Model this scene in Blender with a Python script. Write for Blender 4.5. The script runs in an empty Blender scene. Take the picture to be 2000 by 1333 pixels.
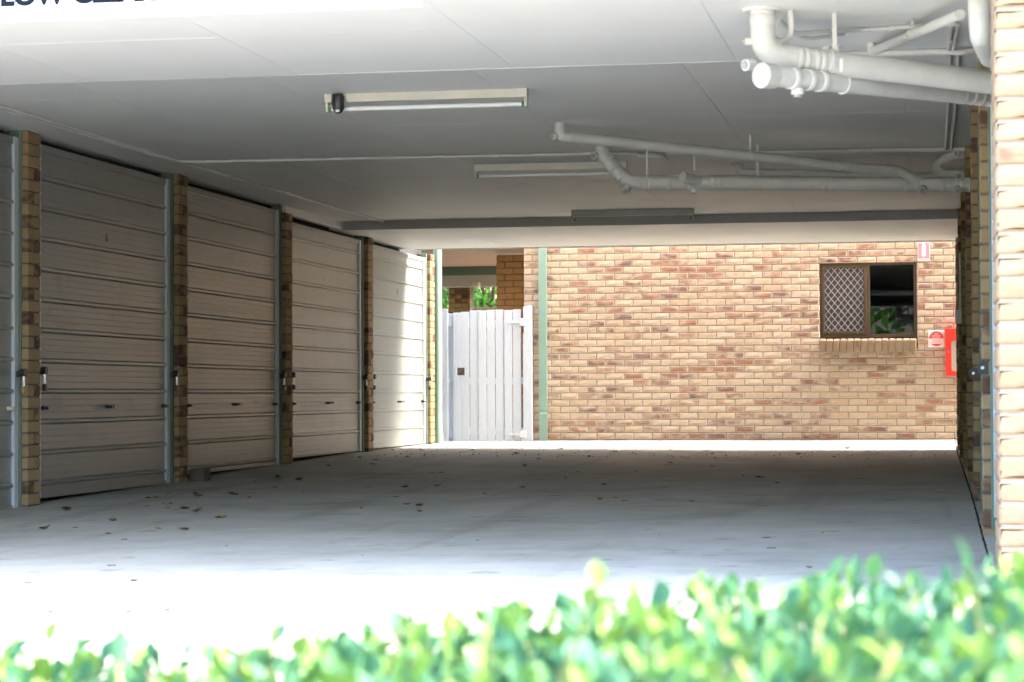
import bpy, math, random
import numpy as np
from mathutils import Vector, Matrix

S = bpy.context.scene
COL = S.collection
R = random.Random(7)

# ------------------------------------------------------------------ camera
cam_d = bpy.data.cameras.new('camera')
cam = bpy.data.objects.new('camera', cam_d)
COL.objects.link(cam)
right = Vector((0.98260, 0.18511, -0.0044)).normalized()
fwd = Vector((-0.18520, 0.98240, 0.0236)).normalized()
up = right.cross(fwd).normalized()
fwd = up.cross(right).normalized()
M = Matrix((right, up, -fwd)).transposed().to_4x4()
M.translation = (0, 0, 0.80)
cam.matrix_world = M
cam_d.sensor_width = 36.0
cam_d.lens = 4400 / 2000 * 36.0
cam_d.clip_start = 0.05
cam_d.clip_end = 900
cam_d.dof.use_dof = True
cam_d.dof.focus_distance = 20.0
cam_d.dof.aperture_fstop = 79.2 / 15.5
S.camera = cam

# ------------------------------------------------------------------ sky, sun, exposure
SUN = Vector((1.05, 0.19, 1.0)).normalized()
w = bpy.data.worlds.new('World')
S.world = w
w.use_nodes = True
nt = w.node_tree
bg = nt.nodes['Background']
sky = nt.nodes.new('ShaderNodeTexSky')
sky.sky_type = 'NISHITA'
sky.sun_disc = False
sky.sun_elevation = math.asin(SUN.z)
sky.sun_rotation = math.atan2(SUN.x, SUN.y)
sky.dust_density = 5.0
sky.ozone_density = 0.3
sky.air_density = 1.0
nt.links.new(sky.outputs[0], bg.inputs[0])
bg.inputs[1].default_value = 0.15
sl = bpy.data.lights.new('sun', 'SUN')
sl.energy = 0.65
sl.angle = math.radians(16)
sl.color = (1.0, 0.95, 0.88)
so = bpy.data.objects.new('sun', sl)
COL.objects.link(so)
so.rotation_euler = (-SUN).to_track_quat('-Z', 'Y').to_euler()
so.location = (0, 0, 40)
S.view_settings.view_transform = 'Standard'
S.view_settings.look = 'None'
S.view_settings.gamma = 1.0
S.view_settings.use_curve_mapping = False
S.view_settings.exposure = 4.05
S.cycles.use_denoising = True
S.cycles.max_bounces = 14
S.cycles.diffuse_bounces = 8
S.cycles.glossy_bounces = 5
S.cycles.sample_clamp_indirect = 10.0
S.cycles.caustics_reflective = False
S.cycles.caustics_refractive = False


# ------------------------------------------------------------------ material helpers
def mat(name):
    m = bpy.data.materials.new(name)
    m.use_nodes = True
    t = m.node_tree
    return m, t, t.nodes['Principled BSDF']


def node(t, kind, **kw):
    n = t.nodes.new(kind)
    for k, v in kw.items():
        if hasattr(n, k):
            setattr(n, k, v)
        else:
            n.inputs[k].default_value = v
    return n


def ramp(t, src, stops):
    r = t.nodes.new('ShaderNodeValToRGB')
    while len(r.color_ramp.elements) < len(stops):
        r.color_ramp.elements.new(0.5)
    for e, (p, c) in zip(r.color_ramp.elements, stops):
        e.position = p
        e.color = (*c, 1) if len(c) == 3 else c
    t.links.new(src, r.inputs[0])
    return r.outputs[0]


def mixc(t, fac, a, b, kind='MIX'):
    n = t.nodes.new('ShaderNodeMix')
    n.data_type = 'RGBA'
    n.blend_type = kind
    for i, v in ((0, fac), (6, a), (7, b)):
        if hasattr(v, 'links') or hasattr(v, 'is_linked'):
            t.links.new(v, n.inputs[i])
        elif i == 0:
            n.inputs[i].default_value = v
        else:
            n.inputs[i].default_value = (*v, 1)
    return n.outputs[2]


def mth(t, op, a, b=0.0, c=None):
    n = t.nodes.new('ShaderNodeMath')
    n.operation = op
    n.use_clamp = False
    for i, v in enumerate((a, b) if c is None else (a, b, c)):
        if hasattr(v, 'is_linked'):
            t.links.new(v, n.inputs[i])
        else:
            n.inputs[i].default_value = v
    return n.outputs[0]


def noise(t, vec, scale, detail=4, rough=0.55, out=0):
    n = t.nodes.new('ShaderNodeTexNoise')
    n.inputs['Scale'].default_value = scale
    n.inputs['Detail'].default_value = detail
    n.inputs['Roughness'].default_value = rough
    if vec is not None:
        t.links.new(vec, n.inputs['Vector'])
    return n.outputs[out]


def sstep(t, v, a, b):
    n = t.nodes.new('ShaderNodeMapRange')
    n.interpolation_type = 'SMOOTHSTEP'
    t.links.new(v, n.inputs[0])
    n.inputs[1].default_value = a
    n.inputs[2].default_value = b
    return n.outputs[0]


def mapping(t, vec, scale):
    n = t.nodes.new('ShaderNodeMapping')
    t.links.new(vec, n.inputs[0])
    n.inputs['Scale'].default_value = scale
    return n.outputs[0]


def objco(t):
    return t.nodes.new('ShaderNodeTexCoord').outputs['Object']


def geopos(t):
    return t.nodes.new('ShaderNodeNewGeometry').outputs['Position']


def bump(t, b, h, strength, dist):
    n = t.nodes.new('ShaderNodeBump')
    n.inputs['Strength'].default_value = strength
    n.inputs['Distance'].default_value = dist
    t.links.new(h, n.inputs['Height'])
    t.links.new(n.outputs[0], b.inputs['Normal'])


def paint(name, col, rough=0.5, var=0.12, scale=3.0, metal=0.0, bumpy=0.0, spec=0.5, fine=60):
    m, t, b = mat(name)
    p = geopos(t)
    n1 = noise(t, p, scale, 5)
    n2 = noise(t, p, fine, 3)
    k = mth(t, 'ADD', mth(t, 'MULTIPLY', n1, 0.7), mth(t, 'MULTIPLY', n2, 0.3))
    lo = tuple(c * (1 - var) for c in col)
    hi = tuple(min(1, c * (1 + var)) for c in col)
    t.links.new(ramp(t, k, [(0.3, lo), (0.7, hi)]), b.inputs['Base Color'])
    b.inputs['Roughness'].default_value = rough
    b.inputs['Metallic'].default_value = metal
    b.inputs['Specular IOR Level'].default_value = spec
    if bumpy:
        bump(t, b, n2, 0.4, bumpy)
    return m


def brick_mat(name, merged, base1, base2, red, purple, dark, relief=0.002, rim=True, pale=None, soft=6.0):
    m, t, b = mat(name)
    if merged:
        a = t.nodes.new('ShaderNodeAttribute')
        a.attribute_name = 'tint'
        tint = a.outputs['Color']
        p = geopos(t)
    else:
        tint = t.nodes.new('ShaderNodeObjectInfo').outputs['Color']
        p = geopos(t)
    sp = t.nodes.new('ShaderNodeSeparateColor')
    t.links.new(tint, sp.inputs[0])
    amt, hue, seed = sp.outputs
    off = t.nodes.new('ShaderNodeVectorMath')
    off.operation = 'SCALE'
    t.links.new(tint, off.inputs[0])
    off.inputs['Scale'].default_value = 37.0
    ad = t.nodes.new('ShaderNodeVectorMath')
    ad.operation = 'ADD'
    t.links.new(p, ad.inputs[0])
    t.links.new(off.outputs[0], ad.inputs[1])
    v = ad.outputs[0]
    uv = t.nodes.new('ShaderNodeUVMap')
    uv.uv_map = 'face'
    su = t.nodes.new('ShaderNodeSeparateXYZ')
    t.links.new(uv.outputs[0], su.inputs[0])
    eu = mth(t, 'MINIMUM', su.outputs[0], mth(t, 'SUBTRACT', 1.0, su.outputs[0]))
    ev = mth(t, 'MINIMUM', su.outputs[1], mth(t, 'SUBTRACT', 1.0, su.outputs[1]))
    nE = noise(t, v, 22, 3)
    wob = mth(t, 'MULTIPLY', mth(t, 'SUBTRACT', nE, 0.5), 0.25)
    eu = mth(t, 'ADD', eu, mth(t, 'MULTIPLY', wob, 0.5))
    ev = mth(t, 'ADD', ev, wob)
    edge = mth(t, 'MULTIPLY', sstep(t, eu, 0.0, 0.07), sstep(t, ev, -0.02, 0.20))
    if not rim:
        edge = 1.0
    nB = noise(t, mapping(t, v, (0.8, 0.8, 1.6)), 6.5, 2)
    thr = mth(t, 'SUBTRACT', 0.80, mth(t, 'MULTIPLY', amt, 0.55))
    blot = mth(t, 'MULTIPLY', mth(t, 'SUBTRACT', nB, thr), soft)
    blot = mth(t, 'MINIMUM', mth(t, 'MAXIMUM', blot, 0.0), 1.0)
    blot = mth(t, 'MULTIPLY', blot, edge)
    nC = noise(t, v, 14, 3)
    nF = noise(t, v, 130, 3)
    basec = mixc(t, seed, base1, base2)
    basec = mixc(t, mth(t, 'MULTIPLY', sstep(t, nC, 0.40, 0.75), 0.35), basec, tuple(c * 0.72 for c in base2))
    h2 = mth(t, 'ADD', mth(t, 'MULTIPLY', hue, 0.8), mth(t, 'SUBTRACT', nC, 0.5))
    bl = mixc(t, sstep(t, h2, 0.25, 0.6), red, purple)
    nD = noise(t, v, 9, 2)
    bl = mixc(t, mth(t, 'MULTIPLY', sstep(t, nD, 0.60, 0.72), hue), bl, dark)
    c = mixc(t, mth(t, 'MULTIPLY', blot, 0.95), basec, bl)
    if pale:
        ru = mth(t, 'MINIMUM', su.outputs[0], mth(t, 'SUBTRACT', 1.0, su.outputs[0]))
        rv = mth(t, 'MINIMUM', su.outputs[1], mth(t, 'SUBTRACT', 1.0, su.outputs[1]))
        rim_ = mth(t, 'MAXIMUM', sstep(t, ru, 0.045, 0.015), sstep(t, rv, 0.15, 0.06))
        c = mixc(t, mth(t, 'MULTIPLY', rim_, mth(t, 'ADD', 0.25, mth(t, 'MULTIPLY', nE, 0.7))), c, pale)
    c = mixc(t, mth(t, 'MULTIPLY', sstep(t, nF, 0.35, 0.75), 0.18), c, (0.22, 0.15, 0.09))
    t.links.new(c, b.inputs['Base Color'])
    b.inputs['Roughness'].default_value = 0.82
    b.inputs['Specular IOR Level'].default_value = 0.25
    hh = mth(t, 'ADD', mth(t, 'MULTIPLY', noise(t, mapping(t, v, (1, 1, 1.8)), 28, 3), 1.0), mth(t, 'MULTIPLY', nF, 0.25))
    bump(t, b, hh, 0.8, relief)
    return m


CREAM1, CREAM2 = (0.60, 0.485, 0.37), (0.55, 0.415, 0.29)
REDC, PURP, DARKC = (0.34, 0.165, 0.110), (0.22, 0.115, 0.105), (0.075, 0.050, 0.045)
M_brick = brick_mat('rockface_brick', False, CREAM1, CREAM2, REDC, PURP, DARKC, 0.003, True, (0.70, 0.64, 0.55), 4.0)
M_brickm = brick_mat('rockface_brick_joined', True, CREAM1, CREAM2, REDC, PURP, DARKC, 0.003, True, (0.70, 0.64, 0.55), 4.0)
M_pierbrick = brick_mat('pier_brick', False, (0.33, 0.25, 0.172), (0.29, 0.212, 0.135), (0.26, 0.125, 0.085), (0.2, 0.1, 0.09), DARKC, 0.004)
M_pbrick = brick_mat('smooth_brick', False, (0.37, 0.265, 0.15), (0.29, 0.20, 0.105), (0.15, 0.075, 0.048), (0.085, 0.040, 0.034), (0.03, 0.022, 0.022), 0.0015, False)
M_obrick = brick_mat('orange_brick', False, (0.40, 0.21, 0.075), (0.36, 0.18, 0.06), (0.30, 0.13, 0.05), (0.26, 0.11, 0.05), (0.2, 0.1, 0.05), 0.0015)
M_mortar = paint('mortar', (0.33, 0.30, 0.27), 0.95, 0.15, 8, bumpy=0.002)
M_dmortar = paint('dark_mortar', (0.15, 0.13, 0.105), 0.95, 0.2, 8, bumpy=0.002, spec=0.05)
M_ceil = paint('ceiling_paint', (0.80, 0.81, 0.80), 0.55, 0.05, 1.2)
M_seam = paint('ceiling_seam', (0.72, 0.715, 0.70), 0.9, 0.05)
M_fibro = paint('beam_paint', (0.72, 0.72, 0.73), 0.5, 0.04)
M_beamgrey = paint('beam_shade_plug_grey', (0.38, 0.38, 0.385), 0.45, 0.06)  # bulkhead face: shade put into the ceiling colour; also grey for plugs
def pipe_paint():
    m, t, b = mat('pipe_paint')
    p = geopos(t)
    n1 = noise(t, p, 7, 5, 0.6)
    sx = t.nodes.new('ShaderNodeSeparateXYZ')
    t.links.new(t.nodes.new('ShaderNodeNewGeometry').outputs['Normal'], sx.inputs[0])
    dust = mth(t, 'MULTIPLY', sstep(t, sx.outputs[2], 0.35, 0.95), sstep(t, n1, 0.35, 0.7))
    c = ramp(t, n1, [(0.3, (0.60, 0.595, 0.575)), (0.7, (0.71, 0.705, 0.69))])
    c = mixc(t, mth(t, 'MULTIPLY', dust, 0.55), c, (0.34, 0.27, 0.18))
    t.links.new(c, b.inputs['Base Color'])
    b.inputs['Roughness'].default_value = 0.42
    return m


M_pvc = pipe_paint()
M_dimcap = paint('dimmed_cap', (0.47, 0.46, 0.43), 0.5, 0.06, 9)  # pipe white darkened to offset the strong light on the cap face
M_green = paint('green_paint', (0.115, 0.185, 0.145), 0.45, 0.08)
M_mint = paint('mint_downpipe_paint', (0.245, 0.385, 0.33), 0.4, 0.06, 5)
M_white = paint('white_paint', (0.74, 0.75, 0.78), 0.45, 0.04)
M_stile = paint('zinc_strip', (0.56, 0.60, 0.66), 0.38, 0.05, metal=0.2)
M_dark = paint('dark_void', (0.03, 0.03, 0.03), 0.9, 0.2)  # near black: darkness of the unlit garages put into the colour
M_black = paint('black_plastic', (0.018, 0.018, 0.02), 0.35, 0.2)
M_chrome = paint('chrome', (0.7, 0.7, 0.7), 0.2, 0.05, metal=1.0)
M_brass = paint('brass', (0.42, 0.30, 0.13), 0.35, 0.15, metal=0.8)
M_creamm = paint('cream_metal', (0.62, 0.57, 0.45), 0.4, 0.08)
M_bronze = paint('bronze_frame', (0.095, 0.065, 0.038), 0.4, 0.12, metal=0.3)
M_mesh = paint('grille_metal', (0.36, 0.33, 0.30), 0.4, 0.1, metal=0.4)
M_red = paint('red_enamel', (0.78, 0.045, 0.03), 0.3, 0.05)
M_signwhite = paint('sign_white', (0.80, 0.80, 0.78), 0.4, 0.03)
M_signpink = paint('faded_pink', (0.80, 0.26, 0.36), 0.45, 0.08, 20)
M_signred = paint('sign_red', (0.72, 0.06, 0.06), 0.4, 0.05)
M_letter = paint('sign_letter', (0.006, 0.009, 0.02), 0.7, 0.05, spec=0.1)
M_timber = paint('grey_timber', (0.11, 0.085, 0.07), 0.8, 0.3, 12)
M_brownt = paint('brown_timber', (0.15, 0.065, 0.035), 0.7, 0.25, 8)
M_pinkw = paint('pinkish_soffit', (0.66, 0.53, 0.48), 0.7, 0.05)
M_bwhite = paint('verandah_white', (0.50, 0.49, 0.51), 0.6, 0.05)
M_tube = paint('tube_glass', (0.82, 0.83, 0.85), 0.2, 0.02)
M_tubegreen = paint('tube_cap_green', (0.01, 0.22, 0.06), 0.4, 0.05)
M_batten = paint('batten_enamel', (0.58, 0.56, 0.48), 0.4, 0.08, 7)
M_battendark = paint('shaded_batten', (0.44, 0.44, 0.42), 0.5, 0.08, 7)  # darker copy of the batten enamel; its shade is in the colour
M_roof = paint('upper_render', (0.55, 0.45, 0.33), 0.8, 0.1)
M_soil = paint('soil', (0.10, 0.075, 0.05), 0.95, 0.3, 10, bumpy=0.01)
M_grass = paint('lawn', (0.06, 0.11, 0.03), 0.9, 0.3, 4, bumpy=0.01)
M_bark = paint('bark', (0.12, 0.09, 0.065), 0.9, 0.3, 20, bumpy=0.004)
M_twig = paint('green_stem', (0.16, 0.17, 0.05), 0.7, 0.25, 30)


def concrete(name, base=0.40):
    m, t, b = mat(name)
    p = geopos(t)
    big = noise(t, p, 0.55, 5, 0.6)
    streak = noise(t, p, 2.6, 6, 0.65)
    grit = noise(t, p, 90, 4, 0.7)
    spot = noise(t, p, 11, 4, 0.6)
    k = mth(t, 'ADD', mth(t, 'MULTIPLY', big, 0.45), mth(t, 'ADD', mth(t, 'MULTIPLY', streak, 0.35), mth(t, 'MULTIPLY', grit, 0.2)))
    c = ramp(t, k, [(0.30, (base * .58, base * .57, base * .50)), (0.5, (base * .94, base * .925, base * .83)), (0.68, (base * 1.17, base * 1.15, base * 1.05))])
    c = mixc(t, mth(t, 'MULTIPLY', sstep(t, spot, 0.58, 0.72), 0.25), c, (base * .45, base * .43, base * .39))
    c = mixc(t, mth(t, 'MULTIPLY', sstep(t, noise(t, p, 0.9, 3), 0.56, 0.70), 0.35), c, (base * .50, base * .47, base * .41))
    c = mixc(t, mth(t, 'MULTIPLY', sstep(t, noise(t, p, 4.2, 3, 0.5), 0.64, 0.72), 0.45), c, (base * .32, base * .30, base * .26))
    c = mixc(t, mth(t, 'MULTIPLY', sstep(t, noise(t, mapping(t, p, (2.6, 0.10, 1)), 1.0, 3, 0.5), 0.56, 0.66), 0.22), c, (base * .40, base * .38, base * .34))
    t.links.new(c, b.inputs['Base Color'])
    b.inputs['Roughness'].default_value = 0.72
    b.inputs['Specular IOR Level'].default_value = 0.2
    bump(t, b, mth(t, 'ADD', grit, mth(t, 'MULTIPLY', spot, 0.5)), 0.5, 0.004)
    return m


M_conc = concrete('garage_concrete', 0.41)
M_conc2 = concrete('driveway_concrete', 0.37)


def zinc():
    m, t, b = mat('zincalume_sheet')
    p = geopos(t)
    sm = noise(t, mapping(t, p, (1, 9, 1.1)), 2.2, 4, 0.6)
    spg = noise(t, p, 45, 3, 0.6)
    k = mth(t, 'ADD', mth(t, 'MULTIPLY', sm, 0.7), mth(t, 'MULTIPLY', spg, 0.3))
    c = ramp(t, k, [(0.3, (0.25, 0.272, 0.272)), (0.7, (0.345, 0.37, 0.37))])
    c = mixc(t, mth(t, 'MULTIPLY', sstep(t, noise(t, p, 3.0, 5), 0.55, 0.75), 0.3), c, (0.22, 0.21, 0.18))
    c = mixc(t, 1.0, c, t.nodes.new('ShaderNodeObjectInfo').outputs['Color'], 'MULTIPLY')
    t.links.new(c, b.inputs['Base Color'])
    b.inputs['Metallic'].default_value = 0.55
    r = t.nodes.new('ShaderNodeMapRange')
    t.links.new(sm, r.inputs[0])
    r.inputs[1].default_value = 0.3
    r.inputs[2].default_value = 0.7
    r.inputs[3].default_value = 0.30
    r.inputs[4].default_value = 0.50
    t.links.new(r.outputs[0], b.inputs['Roughness'])
    bump(t, b, noise(t, mapping(t, p, (1, 1.5, 6)), 2.0, 2), 0.25, 0.01)
    return m


M_zinc = zinc()


def wood_white():
    m, t, b = mat('weathered_white_board')
    p = geopos(t)
    g = noise(t, mapping(t, p, (18, 18, 1.2)), 5, 4, 0.65)
    c = ramp(t, g, [(0.3, (0.50, 0.56, 0.65)), (0.55, (0.58, 0.64, 0.73)), (0.8, (0.63, 0.69, 0.77))])
    t.links.new(c, b.inputs['Base Color'])
    b.inputs['Roughness'].default_value = 0.6
    bump(t, b, g, 0.5, 0.003)
    return m


M_board = wood_white()


def glass():
    m, t, b = mat('window_glass')
    t.nodes.remove(b)
    tr = node(t, 'ShaderNodeBsdfTransparent')
    tr.inputs[0].default_value = (0.45, 0.47, 0.48, 1)
    gl = node(t, 'ShaderNodeBsdfGlossy')
    gl.inputs['Roughness'].default_value = 0.01
    fr = node(t, 'ShaderNodeFresnel', IOR=1.6)
    mx = node(t, 'ShaderNodeMixShader')
    t.links.new(fr.outputs[0], mx.inputs[0])
    t.links.new(tr.outputs[0], mx.inputs[1])
    t.links.new(gl.outputs[0], mx.inputs[2])
    t.links.new(mx.outputs[0], t.nodes['Material Output'].inputs[0])
    return m


M_glass = glass()


def leaf_mat(name, merged, stops, transl=0.22, rough=0.62):
    m, t, b = mat(name)
    if merged:
        a = t.nodes.new('ShaderNodeAttribute')
        a.attribute_name = 'tint'
        tint = a.outputs['Color']
    else:
        tint = t.nodes.new('ShaderNodeObjectInfo').outputs['Color']
    sp = t.nodes.new('ShaderNodeSeparateColor')
    t.links.new(tint, sp.inputs[0])
    c = ramp(t, sp.outputs[0], stops)
    c = mixc(t, mth(t, 'MULTIPLY', noise(t, geopos(t), 60, 2), 0.25), c, (0.02, 0.06, 0.015))
    t.links.new(c, b.inputs['Base Color'])
    b.inputs['Roughness'].default_value = rough
    b.inputs['Specular IOR Level'].default_value = 0.22
    tl = node(t, 'ShaderNodeBsdfTranslucent')
    t.links.new(mixc(t, 0.35, c, (0.08, 0.20, 0.05)), tl.inputs[0])
    mx = node(t, 'ShaderNodeMixShader')
    mx.inputs[0].default_value = transl
    t.links.new(b.outputs[0], mx.inputs[1])
    t.links.new(tl.outputs[0], mx.inputs[2])
    t.links.new(mx.outputs[0], t.nodes['Material Output'].inputs[0])
    return m


HSTOPS = [(0.0, (0.028, 0.10, 0.062)), (0.40, (0.038, 0.13, 0.082)), (0.65, (0.055, 0.165, 0.075)), (0.84, (0.085, 0.20, 0.045)), (1.0, (0.13, 0.235, 0.045))]
M_leaf = leaf_mat('hedge_leaf', False, HSTOPS)
M_leafm = leaf_mat('hedge_leaf_joined', True, HSTOPS)
TSTOPS = [(0.0, (0.02, 0.07, 0.015)), (0.5, (0.05, 0.15, 0.02)), (1.0, (0.12, 0.27, 0.03))]
M_tree = leaf_mat('tree_leaf', True, TSTOPS, 0.45, 0.45)


def dry_leaf():
    m, t, b = mat('dry_leaf')
    c = t.nodes.new('ShaderNodeObjectInfo').outputs['Color']
    c = mixc(t, mth(t, 'MULTIPLY', noise(t, objco(t), 50, 3), 0.6), c, (0.06, 0.03, 0.015))
    t.links.new(c, b.inputs['Base Color'])
    b.inputs['Roughness'].default_value = 0.7
    return m


M_dry = dry_leaf()


# ------------------------------------------------------------------ mesh helpers
class MB:
    def __init__(self):
        self.v, self.f, self.sm, self.uv = [], [], [], []

    def add(self, vs, fs, smooth=False, uvs=None):
        o = len(self.v)
        self.v += [tuple(p) for p in vs]
        for i, f in enumerate(fs):
            self.f.append(tuple(o + k for k in f))
            self.sm.append(smooth)
            self.uv.append(uvs[i] if uvs else [(0.5, 0.5)] * len(f))
        return self

    def box(self, x0, x1, y0, y1, z0, z1, bev=0.0):
        if bev <= 0:
            vs = [(x, y, z) for x in (x0, x1) for y in (y0, y1) for z in (z0, z1)]
            fs = [(0, 1, 3, 2), (4, 6, 7, 5), (0, 4, 5, 1), (2, 3, 7, 6), (0, 2, 6, 4), (1, 5, 7, 3)]
            return self.add(vs, fs, False, [[(0, 0), (0, 1), (1, 1), (1, 0)]] * 6)
        lo, hi = (x0, y0, z0), (x1, y1, z1)
        vs, idx = [], {}
        for sx in (0, 1):
            for sy in (0, 1):
                for sz in (0, 1):
                    s = (sx, sy, sz)
                    for ax in range(3):
                        p = []
                        for k in range(3):
                            e = hi[k] if s[k] else lo[k]
                            if k != ax:
                                e += -bev if s[k] else bev
                            p.append(e)
                        idx[(s, ax)] = len(vs)
                        vs.append(tuple(p))
        fs, uvs = [], []
        for ax in range(3):
            a, c = [(1, 2), (2, 0), (0, 1)][ax]
            for side in (0, 1):
                q = []
                for u, vv in ((0, 0), (1, 0), (1, 1), (0, 1)):
                    s = [0, 0, 0]
                    s[ax] = side
                    s[a] = u
                    s[c] = vv
                    q.append(idx[(tuple(s), ax)])
                if not side:
                    q = q[::-1]
                fs.append(tuple(q))
                uq = [(0, 0), (1, 0), (1, 1), (0, 1)]
                uvs.append(uq if side else uq[::-1])
        for ax in range(3):
            a, c = [(1, 2), (2, 0), (0, 1)][ax]
            for u in (0, 1):
                for vv in (0, 1):
                    s0, s1 = [0, 0, 0], [0, 0, 0]
                    s0[a] = s1[a] = u
                    s0[c] = s1[c] = vv
                    s1[ax] = 1
                    s0, s1 = tuple(s0), tuple(s1)
                    q = [idx[(s0, a)], idx[(s1, a)], idx[(s1, c)], idx[(s0, c)]]
                    if u == vv:
                        q = q[::-1]
                    fs.append(tuple(q))
                    uvs.append([(0, 0)] * 4)
        for s in [(i, j, k) for i in (0, 1) for j in (0, 1) for k in (0, 1)]:
            q = [idx[(s, 0)], idx[(s, 1)], idx[(s, 2)]]
            if sum(s) % 2 == 0:
                q = q[::-1]
            fs.append(tuple(q))
            uvs.append([(0, 0)] * 3)
        return self.add(vs, fs, False, uvs)

    def tube(self, pts, r, seg=14, caps=True, smooth=True):
        pts = [Vector(p) for p in pts]
        n = len(pts)
        rs = r if isinstance(r, (list, tuple)) else [r] * n
        t0 = (pts[1] - pts[0]).normalized()
        ref = Vector((0, 0, 1)) if abs(t0.z) < 0.9 else Vector((0, 1, 0))
        a = t0.cross(ref).normalized()
        vs = []
        for i, p in enumerate(pts):
            if i == 0:
                tg = t0
            elif i == n - 1:
                tg = (pts[i] - pts[i - 1]).normalized()
            else:
                tg = ((pts[i + 1] - pts[i]).normalized() + (pts[i] - pts[i - 1]).normalized()).normalized()
            a = (a - tg * a.dot(tg)).normalized()
            b = tg.cross(a)
            for k in range(seg):
                th = 2 * math.pi * k / seg
                vs.append(p + (a * math.cos(th) + b * math.sin(th)) * rs[i])
        fs = [(i * seg + k, i * seg + (k + 1) % seg, (i + 1) * seg + (k + 1) % seg, (i + 1) * seg + k) for i in range(n - 1) for k in range(seg)]
        self.add(vs, fs, smooth)
        if caps:
            self.add(vs[:seg], [tuple(range(seg))[::-1]])
            self.add(vs[-seg:], [tuple(range(seg))])
        return self

    def cyl(self, p, q, r, seg=16):
        return self.tube([p, q], r, seg)

    def prism(self, poly, axis, d0, d1):
        """extrude a closed polygon (2-D points) along an axis"""
        n = len(poly)

        def P(a, b, d):
            return {'x': (d, a, b), 'y': (a, d, b), 'z': (a, b, d)}[axis]
        vs = [P(a, b, d0) for a, b in poly] + [P(a, b, d1) for a, b in poly]
        fs = [tuple(range(n))[::-1], tuple(range(n, 2 * n))] + [(i, (i + 1) % n, n + (i + 1) % n, n + i) for i in range(n)]
        return self.add(vs, fs)

    def mesh(self, name, m):
        me = bpy.data.meshes.new(name)
        me.from_pydata([tuple(p) for p in self.v], [], self.f)
        me.materials.append(m)
        me.polygons.foreach_set('use_smooth', self.sm)
        u = me.uv_layers.new(name='face')
        u.data.foreach_set('uv', [c for f in self.uv for q in f for c in q])
        me.update()
        return me


def tag(o, label=None, cat=None, group=None, kind=None):
    for k, v in (('label', label), ('category', cat), ('group', group), ('kind', kind)):
        if v:
            o[k] = v
    return o


def wloc(o):
    p = Vector((0, 0, 0))
    while o is not None:
        p = p + o.location
        o = o.parent
    return p


def link(name, me, parent=None, loc=(0, 0, 0)):
    o = bpy.data.objects.new(name, me)
    COL.objects.link(o)
    o.parent = parent
    o.location = loc
    return o


def thing(name, loc, label, cat, group=None):
    o = bpy.data.objects.new(name, None)
    COL.objects.link(o)
    o.location = loc
    o.empty_display_size = 0.2
    return tag(o, label, cat, group)


def part(name, mb, m, parent=None, world=True, loc=None):
    """links one mesh; coordinates are world ones unless world=False"""
    base = Vector((0, 0, 0))
    if parent is not None and world:
        base = wloc(parent)
        mb.v = [tuple(Vector(p) - base) for p in mb.v]
    return link(name, mb.mesh(name, m), parent, loc or (0, 0, 0))


def struct(name, mb, m):
    return tag(part(name, mb, m), kind='structure')


def fillet(pts, rad, n=6):
    pts = [Vector(p) for p in pts]
    out = [pts[0]]
    for i in range(1, len(pts) - 1):
        a, b, c = pts[i - 1], pts[i], pts[i + 1]
        d1, d2 = (a - b), (c - b)
        rr = min(rad, d1.length * .45, d2.length * .45)
        p, q = b + d1.normalized() * rr, b + d2.normalized() * rr
        for k in range(n + 1):
            t = k / n
            out.append(p * (1 - t) ** 2 + b * 2 * t * (1 - t) + q * t * t)
    out.append(pts[-1])
    return out


def copy_tree(o, parent=None):
    c = o.copy()
    COL.objects.link(c)
    c.parent = parent
    for ch in list(o.children):
        copy_tree(ch, c)
    return c


def text_mesh(body, size, m, extrude=0.001, offset=0.0, align='CENTER', name='lettering'):
    cu = bpy.data.curves.new(name, 'FONT')
    cu.body = body
    cu.size = size
    cu.extrude = extrude
    cu.offset = offset
    cu.align_x = align
    cu.align_y = 'BOTTOM_BASELINE'
    o = bpy.data.objects.new(name, cu)
    COL.objects.link(o)
    dg = bpy.context.evaluated_depsgraph_get()
    me = bpy.data.meshes.new_from_object(o.evaluated_get(dg))
    bpy.data.objects.remove(o)
    bpy.data.curves.remove(cu)
    me.materials.clear()
    me.materials.append(m)
    me.name = name
    return me


# ------------------------------------------------------------------ ground levels
LY = [-60, 0, 8, 12, 15, 18.3, 21.5, 25, 28, 29, 60]
LZ = [-.25, -.2, -.09, -.04, .015, .06, .115, .155, .165, .19, .2]
RY = [-60, 0, 8, 12, 15, 18.3, 21.5, 25, 27.1, 29, 60]
RZ = [-.25, -.12, .02, .06, .10, .105, .11, .115, .125, .205, .21]


def fz(X, Y):
    a = float(np.interp(Y, LY, LZ))
    b = float(np.interp(Y, RY, RZ))
    t = min(1, max(0, (X + 6.4) / 6.65))
    return a + (b - a) * t


def sheet(x0, x1, y0, y1, nx, ny, dz=0.0, thick=0.12):
    mb = MB()
    vs = [(x0 + (x1 - x0) * i / nx, y0 + (y1 - y0) * j / ny) for j in range(ny + 1) for i in range(nx + 1)]
    vs = [(x, y, fz(x, y) + dz) for x, y in vs]
    W = nx + 1
    fs = [(j * W + i, j * W + i + 1, (j + 1) * W + i + 1, (j + 1) * W + i) for j in range(ny) for i in range(nx)]
    mb.add(vs, fs, True)
    rim = [i for i in range(W)] + [j * W + nx for j in range(1, ny + 1)] + [ny * W + i for i in range(nx - 1, -1, -1)] + [j * W for j in range(ny - 1, 0, -1)]
    n = len(rim)
    sv = [vs[k] for k in rim] + [(vs[k][0], vs[k][1], vs[k][2] - thick) for k in rim]
    mb.add(sv, [(i, n + i, n + (i + 1) % n, (i + 1) % n) for i in range(n)])
    return mb


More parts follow.
